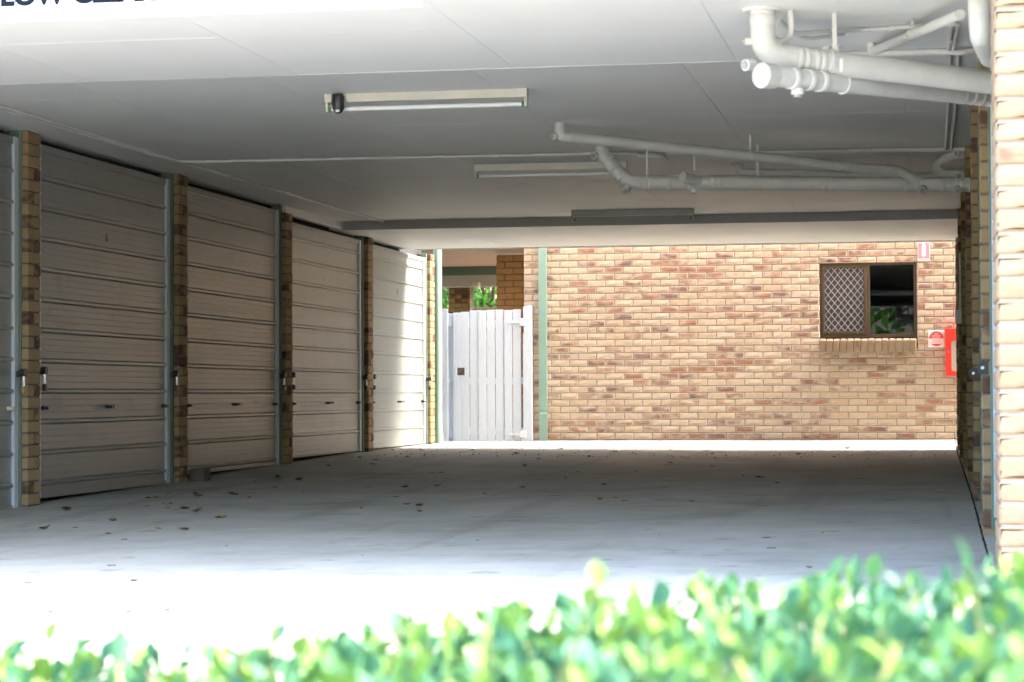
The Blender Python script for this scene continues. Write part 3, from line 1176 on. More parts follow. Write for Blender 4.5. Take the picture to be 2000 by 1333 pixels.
part('shade', MB().tube([(-7.38, 36.1, 2.575), (-7.38, 36.1, 2.545), (-7.38, 36.1, 2.52)], [.055, .05, .02], 16), M_tube, lf)
fpil = thing('far_brick_pillar', (-8.53, 40.1, .2), 'distant brown brick pillar seen over the gate before green leaves', 'pillar')
part('mortar_core', MB().box(-8.69, -8.31, 40.01, 40.34, .2, 2.80), M_dmortar, fpil)
for k in range(15):
    z = 2.72 - (k + 1) * CO
    for x, ln in ([(-8.585, .23), (-8.40, .12)] if k % 2 else [(-8.645, .11), (-8.465, .23), (-8.325, .05)]):
        o = part('brick', MB().box(x - ln / 2, x + ln / 2, 40.0, 40.11, z, z + BH, .004), M_pbrick, fpil)
        tint(o, rnd_amt(.3))
tf = thing('timber_fence', (-9.5, 42, .2), 'low brown timber fence far behind the gate under the trees', 'fence')
for k in range(22):
    part('board', MB().box(-12 + k * .2, -12 + k * .2 + .19, 42, 42.02, .2, 2.40 + R.uniform(-.01, .01)), M_brownt, tf)
part('cap_rail', MB().box(-12.05, -7.55, 41.97, 42.06, 2.415, 2.455), M_brownt, tf)


def leaf_cloud(name, n, fn, size, m, parent, seed):
    rr = np.random.default_rng(seed)
    P = fn(n, rr)
    n = len(P)
    d = rr.normal(size=(n, 3))
    d /= np.linalg.norm(d, axis=1)[:, None]
    e = rr.normal(size=(n, 3))
    e -= d * (e * d).sum(1)[:, None]
    e /= np.linalg.norm(e, axis=1)[:, None]
    s = size * rr.uniform(.6, 1.3, n)[:, None]
    V = np.stack([P - d * s, P + e * s * .45, P + d * s, P - e * s * .45], 1).reshape(-1, 3)
    V -= np.array(wloc(parent))
    me = bpy.data.meshes.new(name)
    me.from_pydata(V.tolist(), [], np.arange(4 * n).reshape(-1, 4).tolist())
    me.materials.append(m)
    at = me.color_attributes.new('tint', 'FLOAT_COLOR', 'POINT')
    c = np.repeat(np.clip(rr.beta(1.6, 1.6, n), 0, 1), 4)
    at.data.foreach_set('color', np.stack([c, c, c, np.ones_like(c)], 1).ravel())
    return link(name, me, parent)


def tree(x, y, h, rad, label, seed, n=5000):
    t = thing('tree', (x, y, .1), label, 'tree', 'trees beyond the passage')
    rr = random.Random(seed)
    tr = MB().tube([(x, y, .1), (x + .1, y, h * .35), (x - .05, y + .1, h * .7)], [.16, .12, .05], 9)
    for k in range(6):
        a = rr.uniform(0, 6.28)
        z = h * rr.uniform(.3, .6)
        tr.tube([(x, y, z), (x + math.cos(a) * rad * .5, y + math.sin(a) * rad * .5, z + rad * .35), (x + math.cos(a) * rad * .85, y + math.sin(a) * rad * .85, z + rad * .5)], [.06, .04, .015], 6)
    part('trunk', tr, M_bark, t)
    cl = [(rr.uniform(-1, 1) * rad * .75, rr.uniform(-1, 1) * rad * .75, h * rr.uniform(.22, 1.0), rr.uniform(.3, .55) * rad) for _ in range(26)]

    def fn(n, g):
        pts = []
        for cx, cy, cz, r in cl:
            q = g.normal(size=(n // len(cl), 3))
            q /= np.linalg.norm(q, axis=1)[:, None]
            q *= (g.uniform(.3, 1, len(q)) ** .5)[:, None] * r
            pts.append(q + np.array([x + cx, y + cy, cz]))
        return np.concatenate(pts)
    tag(leaf_cloud('crown', n, fn, .11, M_tree, t, seed), kind='stuff')


tree(-9.3, 47, 4.4, 1.5, 'bright green leafy tree behind the gate, sky showing through it', 5)
tree(-11.6, 48, 6.5, 2.0, 'darker dense tree left of the distant brick pillar', 8, 9000)
tree(-6.0, 50, 6.0, 1.8, 'green tree beyond the passage, hidden mostly by the orange brick wall', 12)
tree(-8.6, 52, 3.6, 1.3, 'small far tree low behind the bright one', 15, 3500)

# trees of the street behind the camera, seen in the window glass
st = bpy.data.objects.new('street_trees', None)
COL.objects.link(st)
tag(st, 'leafy trees along the street behind the viewer', None, None, 'stuff')


def street(n, g):
    m = n
    x = g.uniform(-48, 48, m)
    h = 6.5 + 1.5 * np.sin(x * .55) + 1.0 * np.sin(x * 1.3 + 1)
    a = np.stack([x, -20 + g.normal(0, 1.3, m), .2 + h * g.uniform(0, 1, m) ** .8], 1)
    return a


leaf_cloud('crown', 15000, street, .30, M_tree, st, 77)
tk = MB()
for x in range(-42, 46, 7):
    tk.tube([(x, -20, -.3), (x + .2, -20, 4.5)], [.22, .12], 8)
part('trunk', tk, M_bark, st)

# ------------------------------------------------------------------ fire signs and cabinet
sg = thing('fire_extinguisher_sign', (-.143, WY - .006, 2.46), 'faded pink fire extinguisher sign with white bottle above the window corner', 'sign')
part('plate', MB().box(-.220, -.066, WY - .012, WY - .006, 2.461, 2.703), M_signwhite, sg)
part('field', MB().box(-.213, -.073, WY - .0135, WY - .0121, 2.497, 2.692), M_signpink, sg)
bt = MB().prism([(-.168, 2.53), (-.118, 2.53), (-.118, 2.655), (-.128, 2.670), (-.136, 2.676), (-.150, 2.676), (-.158, 2.670), (-.168, 2.655)], 'y', WY - .0150, WY - .0136)
bt.box(-.165, -.128, WY - .0150, WY - .0136, 2.6765, 2.684)
part('bottle_mark', bt, M_signwhite, sg)
for body, z, sz, m in (('FIRE', 2.507, .022, M_signwhite), ('EXTINGUISHER', 2.472, .0195, M_signpink)):
    o = link('lettering', text_mesh(body, sz, m, .0004, .0002), sg, (0, -.0085, z - 2.46))
    o.rotation_euler = (math.pi / 2, 0, 0)
s2 = thing('extinguisher_type_sign', (.008, WY - .006, 1.37), 'square white sign with a red round dry chemical emblem beside the red cabinet', 'sign')
part('plate', MB().box(-.098, .108, WY - .022, WY - .010, 1.368, 1.586, .006), M_signwhite, s2)
cx, cz, rr_ = .004, 1.478, .092


def arc_poly(a0, a1, n=24, r=rr_):
    return [(cx + r * math.cos(a0 + (a1 - a0) * k / n), cz + r * math.sin(a0 + (a1 - a0) * k / n)) for k in range(n + 1)]


part('emblem', MB().prism(arc_poly(.03, math.pi - .03), 'y', WY - .0236, WY - .0221), M_signred, s2)
part('emblem', MB().prism(arc_poly(math.pi + .78, 2 * math.pi - .78, 14), 'y', WY - .0236, WY - .0221), M_signred, s2)
ring = MB()
A, B = arc_poly(math.pi, 2 * math.pi, 24), arc_poly(math.pi, 2 * math.pi, 24, rr_ - .004)
ring.add([(a, WY - .0230, b) for a, b in A] + [(a, WY - .0230, b) for a, b in B], [(i, i + 1, 26 + i, 25 + i) for i in range(24)])
for k in range(4):
    ww = .065 - .004 * k
    ring.box(cx - ww, cx + ww, WY - .0228, WY - .0221, 1.463 - k * .0115, 1.467 - k * .0115)
part('fine_print', ring, M_signpink, s2)
for body, z, sz in (('DRY', 1.527, .026), ('CHEMICAL', 1.506, .024), ('POWDER', 1.486, .022)):
    o = link('lettering', text_mesh(body, sz, M_signwhite, .0004, .0002), s2, (cx - .008, -.0184, z - 1.37))
    o.rotation_euler = (math.pi / 2, 0, 0)
cb = thing('extinguisher_cabinet', (.27, WY - .1, 1.0), 'red fire extinguisher cabinet with rounded clear window, partly behind the right pillar', 'cabinet')
CYF = WY - .19
bx = MB().box(.112, .44, CYF + .012, WY - .012, 1.005, 1.602, .006)
part('body', bx, M_red, cb)
dr = MB()
dr.box(.114, .190, CYF, CYF + .011, 1.007, 1.600, .003)
dr.box(.365, .438, CYF, CYF + .011, 1.007, 1.600, .003)
dr.box(.1901, .3649, CYF, CYF + .011, 1.007, 1.062, .003)
dr.box(.1901, .3649, CYF, CYF + .011, 1.445, 1.600, .003)
for ccx, ccz, a0 in ((.19, 1.062, 0), (.19, 1.445, 1), (.365, 1.062, 2), (.365, 1.445, 3)):
    sx = 1 if ccx < .3 else -1
    sz = 1 if ccz < 1.2 else -1
    r = .03
    poly = [(ccx, ccz)] + [(ccx + sx * (r - r * math.cos(a)), ccz + sz * (r - r * math.sin(a))) for a in [k * math.pi / 10 for k in range(6)]]
    dr.prism(poly, 'y', CYF + .001, CYF + .0105)
door = part('door', dr, M_red, cb)
part('window', MB().box(.188, .367, CYF + .0106, CYF + .0118, 1.05, 1.455), paint('cabinet_window', (.45, .42, .36), .15, .1), cb)
part('lock', MB().cyl((.157, CYF, 1.31), (.157, CYF - .014, 1.31), .014, 14), M_chrome, cb)

sb = thing('switch_box', (.21, 20.9, 1.45), 'small white switch box on the shaded right hand pillar', 'switch')
part('box', MB().box(.172, .229, 20.72, 20.80, 1.42, 1.545, .006), M_white, sb)
part('conduit', MB().cyl((.218, 20.76, 1.545), (.218, 20.76, 2.06), .008, 8), M_white, sb)

# ------------------------------------------------------------------ ceiling lights
def batten(xa, xb, y, z, label, tube=True, sensor=None, m=M_batten, tilt=0.0):
    xc = (xa + xb) / 2
    t = thing('fluorescent_light', (xc, y, z), label, 'light', 'fluorescent battens on the ceiling')
    t.rotation_euler = (0, 0, tilt)
    L = (xb - xa) / 2
    part('batten', MB().prism([(-.035, 0), (.035, 0), (.032, -.052), (-.032, -.052)], 'x', -L, L), m, t, False)
    for s in (-1, 1):
        h = part('lamp_holder', MB().box(min(s * L, s * (L - .02)), max(s * L, s * (L - .02)), -.022, .022, -.112, -.0525, .003), m, t, False)
        part('socket', MB().cyl((s * (L - .021), 0, -.093), (s * (L - .036), 0, -.093), .0165, 12), M_tubegreen, h, False)
    if tube:
        part('tube', MB().cyl((-L + .036, 0, -.093), (L - .036, 0, -.093), .0145, 14), M_tube, t, False)
    else:
        part('diffuser', MB().box(-L + .03, L - .03, -.03, .03, -.060, -.0525, .002), m, t, False)
    if sensor is not None:
        b = MB().box(-.045, .03, -.062, -.034, -.075, -.004, .006)
        b.tube([(0, -.060, -.02), (0, -.060, -.095), (0, -.060, -.118), (0, -.060, -.128)], [.038, .038, .026, .012], 16)
        sn = part('motion_sensor', b, M_black, t, False, (sensor, 0, .0 if tube else .035))
        part('lens', MB().tube([(0, -.078, -.108), (0, -.078, -.122)], [.018, .010], 12), M_tube, sn, False)
    return t


batten(-3.771, -2.478, 13.72, 2.694, 'nearest fluorescent batten, grimy white with a black sensor on its left', True, -.55)
batten(-3.734, -2.468, 18.2, 2.694, 'middle fluorescent batten partly behind a bent grey pipe', True)
batten(-3.695, -2.427, 23.0, 2.694, 'dark unlit fluorescent batten hard against the grey ceiling beam', False, None, M_battendark)

# ------------------------------------------------------------------ pipes
def V3(*a):
    return Vector(a)


def pipe_thing(name, loc, label, cat='pipe', group='white drain pipes under the ceiling'):
    return thing(name, loc, label, cat, group)


def coupling(t, p, d, r, ln=.05, name='coupling'):
    d = Vector(d).normalized()
    p = Vector(p)
    mb = MB().tube([p - d * ln / 2, p - d * (ln / 2 - .003), p + d * (ln / 2 - .003), p + d * ln / 2], [r * 1.0, r * 1.055, r * 1.055, r * 1.0], 20)
    return part(name, mb, M_pvc, t)


def ringband(t, p, d, r, m=None):
    d = Vector(d).normalized()
    p = Vector(p)
    return part('clip', MB().tube([p - d * .009, p + d * .009], r * 1.13, 18), m or M_pvc, t)


def cleanout(t, p, d, r, ln=.05):
    d = Vector(d).normalized()
    p = Vector(p)
    c = part('cleanout', MB().tube([p, p + d * ln], r, 14), M_pvc, t)
    part('plug', MB().tube([p + d * ln, p + d * (ln + .012)], r * .62, 10), M_beamgrey, c)


# A: big bend and run near the entrance
A = pipe_thing('drain_pipe', (-.78, 10.53, 2.6), 'big white bent drain pipe dropping from a ceiling flange at upper right')
a0, a1, a2 = V3(-.785, 10.56, 2.60), V3(-.785, 10.56, 2.385), V3(.36, 11.22, 2.30)
part('pipe', MB().tube(fillet([a0, a1, a2], .13, 10), .058, 24), M_pvc, A)
part('flange', MB().tube([a0, a0 - V3(0, 0, .012)], [.098, .090], 24), M_pvc, A)
da = (a2 - a1)
for f in (.135, .16, .20, .225):
    coupling(A, a1 + da * f, da, .058, .03)
coupling(A, V3(-.785, 10.56, 2.545), (0, 0, 1), .058, .05)
ringband(A, a1 + da * .26, da, .058)
cleanout(A, V3(-.83, 10.50, 2.33), (-.6, -.75, -.1), .028, .05)
cleanout(A, V3(-.84, 10.56, 2.45), (-1, -.2, 0), .02, .03)
part('hanger', MB().box(-.47, -.45, 10.735, 10.745, 2.42, 2.60), M_pvc, A)
# B: lower run with the capped end
B = pipe_thing('drain_pipe', (-.77, 10.38, 2.26), 'lower white drain pipe with a round screwed cap on its left end')
b0, b1 = V3(-.760, 10.39, 2.262), V3(.36, 11.82, 2.308)
db = (b1 - b0)
part('pipe', MB().tube([b0, b1], .047, 22), M_pvc, B)
cap = part('end_cap', MB().tube([b0 - db.normalized() * .03, b0 + db.normalized() * .045], .059, 26), M_dimcap, B)
e = b0 - db.normalized() * .0305
sd = db.normalized().cross(V3(0, 0, 1)).normalized()
rg = [e + (sd * math.cos(k * math.pi / 12) + V3(0, 0, 1) * math.sin(k * math.pi / 12)) * .040 for k in range(25)]
part('raised_ring', MB().tube(rg, .003, 5, False), M_pvc, cap)
part('raised_bar', MB().tube([e - sd * .026 + V3(0, 0, .008), e + sd * .026 + V3(0, 0, .008)], .0035, 6), M_pvc, cap)
part('raised_bar', MB().tube([e - sd * .026 - V3(0, 0, .006), e + sd * .026 - V3(0, 0, .006)], .0035, 6), M_pvc, cap)
for f in (.10, .16, .21):
    coupling(B, b0 + db * f, db, .050, .04)
for f in (.80, .84, .88, .93):
    coupling(B, b0 + db * f, db, .047, .03)
ringband(B, b0 + db * .30, db, .047)
cleanout(B, b0 + db * .12 - V3(0, 0, .045), (0, 0, -1), .030, .03)
part('hanger', MB().box(-.432, -.418, 10.605, 10.612, 2.30, 2.36), M_pvc, B)
# small vertical stub at upper right
Vp = pipe_thing('vent_pipe', (.21, 10.2, 2.6), 'short white vertical pipe with rounded foot beside the corner pier')
part('pipe', MB().tube(fillet([(.205, 10.2, 2.60), (.205, 10.2, 2.39), (.26, 10.75, 2.37)], .08, 8), .050, 22), M_pvc, Vp)
coupling(Vp, (.205, 10.2, 2.53), (0, 0, 1), .050, .09)
# diagonal small pipe
Dg = pipe_thing('waste_pipe', (-.3, 11.7, 2.58), 'thin white waste pipe slanting across the ceiling at upper right')
part('pipe', MB().tube(fillet([(-.312, 11.72, 2.60), (-.312, 11.72, 2.555), (.12, 10.3, 2.50)], .04, 6), .024, 16), M_pvc, Dg)
coupling(Dg, (-.27, 11.58, 2.55), (.43, -1.4, -.05), .024, .05)
ringband(Dg, (-.10, 11.02, 2.53), (.43, -1.4, -.05), .024)
part('hanger', MB().box(-.104, -.096, 11.01, 11.03, 2.54, 2.60), M_pvc, Dg)
# C: long falling small pipe
Cp = pipe_thing('waste_pipe', (-2.55, 15.5, 2.695), 'long thin grey waste pipe falling to the right from the ceiling')
c0, c1, c2, c3, c4 = V3(-2.575, 15.52, 2.695), V3(-2.575, 15.50, 2.605), V3(-.50, 17.20, 2.492), V3(-.27, 17.38, 2.492), V3(-.07, 17.50, 2.39)
part('pipe', MB().tube(fillet([c0, c1, c2, c3, c4], .05, 6), .0375, 18), M_pvc, Cp)
dc = c2 - c1
for f in (.03, .055):
    coupling(Cp, c1 + dc * f, dc, .0375, .03)
for f in (.90, .925, .95, .975, 1.0):
    coupling(Cp, c1 + dc * f, dc, .0375, .03)
coupling(Cp, c2 + (c3 - c2) * .5, c3 - c2, .0375, .06)
coupling(Cp, c3 + (c4 - c3) * .45, c4 - c3, .0375, .05)
cleanout(Cp, c1 + V3(-.02, -.02, 0), (-.5, -.8, -.3), .022, .03)
ringband(Cp, c1 + dc * .60, dc, .0375)
part('hanger', MB().box(-1.335, -1.322, 16.52, 16.54, 2.56, 2.695), M_pvc, Cp)
# D: main run
Dp = pipe_thing('drain_pipe', (-2.5, 17.0, 2.695), 'thick grey main drain pipe with elbow and cleanouts running to the right wall')
d0, d1, d2, d3 = V3(-2.505, 17.06, 2.695), V3(-2.505, 17.02, 2.64), V3(-2.305, 17.03, 2.413), V3(.30, 17.57, 2.387)
part('pipe', MB().tube(fillet([d0, d1, d2, d3], .09, 8), .055, 22), M_pvc, Dp)
dd = d3 - d2
for f in (.035, .05, .065, .12, .17, .195, .245, .265):
    coupling(Dp, d2 + dd * f, dd, .055, .035)
for f in (.565, .585, .61, .80, .83, .905, .925, .945, .96, .985):
    coupling(Dp, d2 + dd * f, dd, .055, .03)
for f in (.28, .55, .8):
    coupling(Dp, d1 + (d2 - d1) * f, d2 - d1, .055, .02)
cleanout(Dp, V3(-2.53, 17.0, 2.62), (-.55, -.8, -.1), .030, .045)
cleanout(Dp, V3(-2.30, 17.0, 2.375), (-.3, -.6, -.75), .030, .045)
br = part('branch', MB().tube([d2 + dd * .215 + V3(0, 0, .005), d2 + dd * .175 + V3(-.03, -.12, .03)], .042, 18), M_pvc, Dp)
cleanout(Dp, d2 + dd * .19 + V3(0, 0, .045), (0, 0, 1), .026, .03)
cleanout(Dp, d2 + dd * .19 - V3(0, 0, .045), (0, 0, -1), .026, .03)
cleanout(Dp, d2 + dd * .85 + V3(0, -.03, -.03), (0, -.8, -.5), .030, .04)
cleanout(Dp, d2 + dd * .95 + V3(0, -.03, -.03), (0, -.8, -.5), .030, .04)
cleanout(Dp, d2 + dd * .955 + V3(0, -.03, .04), (0, -.8, .6), .028, .03)
for x, y in ((-2.157, 17.06), (-1.804, 17.13), (-1.329, 17.23)):
    h = MB().box(x - .008, x + .008, y - .002, y + .002, 2.45, 2.695)
    part('hanger', h, M_pvc, Dp)
# E and G: shaded run behind with a raised elbow
Ep = pipe_thing('waste_pipe', (-1.6, 18.6, 2.695), 'darker thin waste pipe in shade behind the main drain pipe')
part('pipe', MB().tube(fillet([(-1.60, 18.62, 2.695), (-1.58, 18.6, 2.625), (-.43, 18.70, 2.585), (.30, 18.78, 2.56)], .05, 6), .032, 16), M_pvc, Ep)
part('flange', MB().tube([(-1.60, 18.62, 2.694), (-1.60, 18.62, 2.685)], .055, 18), M_pvc, Ep)
Gp = pipe_thing('drain_pipe', (.1, 17.85, 2.6), 'short grey elbow pipe rising to the right wall above the main drain')
part('pipe', MB().tube(fillet([(.30, 17.95, 2.665), (.12, 17.90, 2.650), (.0, 17.85, 2.565), (.05, 17.80, 2.49), (.30, 17.80, 2.48)], .07, 7), .040, 18), M_pvc, Gp)
cleanout(Gp, V3(.17, 17.88, 2.655), (-.1, -1, 0), .028, .04)
coupling(Gp, V3(.03, 17.87, 2.59), V3(-.12, -.05, -.085), .040, .04)
coupling(Gp, V3(.17, 17.80, 2.485), (1, 0, -.04), .042, .09)


def conduit(pts, r, label, clips=(), rad=.06):
    t = thing('conduit', pts[0], label, 'conduit', 'thin white conduits under the ceiling')
    part('tube', MB().tube(fillet(pts, rad, 5), r, 9), M_pvc, t)
    for c in clips:
        part('saddle', MB().box(c[0] - .012, c[0] + .012, c[1] - .012, c[1] + .012, c[2] - .016, c[2] + .012, .003), M_pvc, t)
    return t


zc = 2.683
conduit([(-5.945, 12.22, zc), (-5.95, 15.0, zc), (-5.97, 17.2, zc), (-5.90, 23.8, zc)], .010, 'thin white conduit running back along the left of the ceiling',
        [(-5.95, 14.0, zc), (-5.955, 15.2, zc), (-5.96, 16.4, zc), (-5.95, 18.5, zc), (-5.93, 20.2, zc), (-5.92, 22, zc)])
conduit([(-6.02, 12.22, zc), (-6.02, 15.0, zc), (-6.00, 17.25, zc), (-5.85, 17.33, zc), (-4.5, 17.38, zc), (-2.35, 17.47, zc), (-2.1, 17.56, zc), (.28, 17.72, zc)], .011, 'white conduit turning from the left side across the ceiling to the right wall',
        [(-4.9, 17.37, zc), (-3.4, 17.42, zc), (-1.2, 17.62, zc), (-.6, 17.66, zc)])
conduit([(-2.30, 17.60, zc), (.28, 17.80, zc - .002)], .011, 'second thin conduit close beside the crossing one near the main drain')
conduit([(-2.28, 17.42, 2.66), (-2.10, 17.43, 2.645), (-2.05, 17.52, 2.63), (-2.10, 17.62, 2.66), (-2.3, 17.62, zc)], .018, 'looped fat conduit bend by the elbow of the main drain')
conduit([(-.72, 10.75, 2.58), (-.66, 10.9, 2.53), (-.52, 11.0, 2.555), (-.36, 11.21, 2.588), (.122, 11.10, 2.588), (.10, 11.9, 2.588)], .012, 'near white conduit looping from the big bend then along the ceiling',
        [(-.2, 11.17, 2.588), (.0, 11.13, 2.588)])
conduit([(-.72, 10.80, 2.57), (-.62, 11.0, 2.52), (-.48, 11.1, 2.548), (-.44, 11.3, 2.588)], .010, 'short thin conduit curling below the near looping conduit')
conduit([(-.66, 10.62, 2.60), (-.655, 10.64, 2.49), (-.70, 10.72, 2.46), (-.76, 10.78, 2.50)], .016, 'hooked white pipe stub next to the big bend')
conduit([(-.6, 11.98, 2.586), (.05, 11.97, 2.586), (.13, 11.93, 2.566), (.22, 11.96, 2.588), (.32, 11.97, 2.588)], .016, 'white conduit with a sag just before the ceiling step', [(-.1, 11.97, 2.586)])
conduit([(.090, 11.12, 2.588), (.075, 12.18, 2.588)], .011, 'left of two parallel short conduits at upper right', [(.082, 11.6, 2.588)])
conduit([(.092, 12.22, zc), (.095, 15.0, zc), (.086, 17.7, zc)], .012, 'left of two parallel conduits running back high on the right', [(.093, 13.2, zc), (.095, 14.6, zc), (.09, 16.2, zc)])
conduit([(.135, 12.22, zc), (.14, 15.0, zc), (.13, 17.7, zc)], .012, 'right of two parallel conduits running back high on the right', [(.137, 13.4, zc), (.14, 14.8, zc), (.135, 16.4, zc)])
for x, y in ((-.549, 11.75), (-.49, 11.75)):
    t = thing('pipe_hanger', (x, y, 2.6), 'flat white strap hanging from the ceiling behind the big drain pipe' if x < -.5 else 'narrow white strap beside the wider one behind the big drain pipe', 'bracket')
    w_ = .018 if x < -.5 else .007
    part('strap', MB().box(x - w_, x + w_, y - .002, y + .002, 2.40, 2.60), M_pvc, t)
    part('foot', MB().box(x - .028, x + .028, y - .02, y + .02, 2.595, 2.5995), M_pvc, t)

# ------------------------------------------------------------------ clearance sign
cs = thing('clearance_sign', (-3.6, 9.5, 2.48), 'white low clearance sign with dark capital letters hung at the entrance', 'sign')
part('board', MB().box(-5.05, -2.181, 9.49, 9.515, 2.482, 2.75, .002), M_signwhite, cs)
me = text_mesh('LOW CLEARANCE', .128, M_letter, .001, .0065, 'LEFT')
xsv = [v.co.x for v in me.vertices]
sc = 1.075 / (max(xsv) - min(xsv))
for v in me.vertices:
    v.co.x = (v.co.x - min(xsv)) * sc
o = link('lettering', me, cs, (-4.117 + 3.6, -.0118, .0775))
o.rotation_euler = (math.pi / 2, 0, 0)

# ------------------------------------------------------------------ loose things on the floor
wb = thing('timber_block', (-6.245, 18.62, fz(-6.24, 18.6)), 'small grey offcut of timber on the floor before the door numbered 7', 'block')
z0 = wb.location.z
part('block', MB().box(-6.30, -6.185, 18.54, 18.72, z0, z0 + .105, .005), M_timber, wb)
part('block', MB().box(-6.34, -6.302, 18.60, 18.70, z0, z0 + .085, .004), M_timber, wb)


def leaf_mesh(seed):
    rr = random.Random(seed)
    n = 5
    vs = []
    cu = rr.uniform(.2, .75)
    for i in range(n + 1):
        t = i / n
        wd = .36 * math.sin(math.pi * (t * .9 + .06)) ** .9
        z = cu * .5 * (t - .45) ** 2 * 2 + .03
        lift = rr.uniform(.3, 1.0) * wd * (.6 if rr.random() < .8 else 1.3)
        vs += [((t - .5), -wd, z + lift), ((t - .5), 0, z), ((t - .5), wd, z + lift * rr.uniform(.3, 1.1))]
    fs = []
    for i in range(n):
        a = i * 3
        fs += [(a, a + 1, a + 4, a + 3), (a + 1, a + 2, a + 5, a + 4)]
    return MB().add(vs, fs, True).mesh('fallen_leaf', M_dry)


FL = [leaf_mesh(40 + k) for k in range(7)]
LC = {'o': (.29, .13, .05), 'd': (.075, .042, .024), 'y': (.36, .25, .06), 'g': (.06, .14, .03), 'r': (.22, .055, .03)}
LN = {'o': 'orange brown', 'd': 'dark brown', 'y': 'yellowish', 'g': 'small green', 'r': 'reddish brown'}
leaves = [(-5.33, 12.94, 'o', 0.093), (-5.88, 14.66, 'd', 0.091), (-5.14, 13.59, 'o', 0.071), (-4.75, 12.49, 'o', 0.042), (-4.58, 12.86, 'y', 0.055), (-4.39, 12.77, 'o', 0.091), (-4.49, 13.79, 'y', 0.085), (-5.45, 16.22, 'o', 0.1), (-5.58, 16.51, 'd', 0.063), (-5.25, 16.41, 'o', 0.093), (-4.98, 15.97, 'd', 0.045), (-5.77, 15.99, 'd', 0.053), (-5.73, 16.05, 'y', 0.054), (-5.42, 15.33, 'd', 0.035), (-5.34, 15.26, 'o', 0.036), (-5.03, 14.67, 'o', 0.07), (-4.87, 14.45, 'y', 0.075), (-5.83, 16.6, 'o', 0.055), (-5.65, 15.29, 'o', 0.036), (-5.41, 14.97, 'o', 0.036), (-3.42, 14.8, 'o', 0.083), (-3.55, 14.97, 'r', 0.056), (-3.29, 14.23, 'g', 0.04), (-5.72, 19.18, 'd', 0.054), (-5.38, 18.65, 'o', 0.088), (-5.2, 17.35, 'y', 0.065), (-5.69, 18.43, 'o', 0.043), (-5.8, 21.16, 'd', 0.05), (-6.0, 23.12, 'd', 0.065), (-5.44, 21.49, 'd', 0.08), (-5.7, 22.61, 'y', 0.063), (-4.13, 17.33, 'd', 0.065), (-3.91, 17.55, 'd', 0.065), (-6.2, 25.43, 'd', 0.071), (-5.88, 25.5, 'o', 0.071), (-4.37, 19.78, 'o', 0.074), (-5.53, 23.32, 'd', 0.076), (-1.61, 15.0, 'r', 0.048), (-1.45, 18.78, 'r', 0.077), (-2.28, 15.36, 'y', 0.063), (-4.57, 24.51, 'd', 0.079), (-4.07, 23.07, 'd', 0.074), (-3.16, 19.96, 'd', 0.046), (-3.88, 21.24, 'd', 0.059), (-4.36, 26.26, 'd', 0.073), (-3.64, 23.72, 'd', 0.054), (-3.59, 25.41, 'd', 0.058), (-2.65, 20.06, 'y', 0.046), (-1.23, 17.72, 'o', 0.048), (-1.49, 24.76, 'r', 0.089), (-1.07, 23.98, 'd', 0.065), (-1.04, 26.97, 'd', 0.085), (-2.58, 17.59, 'd', 0.048), (-2.08, 21.21, 'o', 0.048), (-2.58, 22.1, 'd', 0.05), (-1.61, 19.09, 'd', 0.043), (-3.1, 18.88, 'y', 0.043), (-3.17, 17.23, 'o', 0.056), (-3.27, 16.25, 'd', 0.035), (-3.77, 14.58, 'o', 0.035), (-0.56, 10.03, 'y', 0.035), (-3.51, 9.55, 'o', 0.041), (-3.37, 8.25, 'r', 0.035), (-2.92, 8.3, 'd', 0.035), (-3.05, 8.24, 'r', 0.035), (-2.43, 24.75, 'o', 0.056)]
for x, y, c, s in leaves:
    o = link('fallen_leaf', R.choice(FL), None, (x, y, fz(x, y) + .001))
    o.scale = (s, s, s)
    o.rotation_euler = (R.uniform(-.15, .15), R.uniform(-.15, .15), R.uniform(0, 6.28))
    kf = R.uniform(.75, 1.2)
    o.color = (*[v * kf for v in LC[c]], 1)
    size = 'tiny' if s < .04 else 'small' if s < .058 else 'medium' if s < .078 else 'large'
    if y < 9:
        where = 'in the entrance joint, ' + ('leftmost' if x < -3.2 else 'second' if x < -3 else 'rightmost')
    elif x < -4.2:
        k = [q_ for q_ in LP if q_ > y]
        dn = 'leftmost door' if y < 14.9 else 'door %s' % ('6' if y < 18.3 else '7' if y < 21.5 else '8' if y < 24.8 else '9')
        edge_ = 14.9 if y >= 14.9 else 12
        half = 'front' if (y - (LP[max(0, sum(1 for q_ in LP if q_ < y) - 1)] if y > 15.09 else 12.2)) < 1.6 else 'back'
        where = ('close to ' if x < -5.6 else 'beyond ' if x < -5.15 else 'far out from ') + dn + ', ' + half + ' half'
    else:
        where = ('mid floor ' if x < -2.8 else 'right of mid floor ') + ('near the front' if y < 14.9 else 'level with door ' + ('6' if y < 18.3 else '7' if y < 21.5 else '8' if y < 24.8 else '9'))
    tag(o, f'{size} {LN[c].replace("small ", "")} fallen leaf {where}', 'leaf', 'dry leaves fallen on the concrete floor')
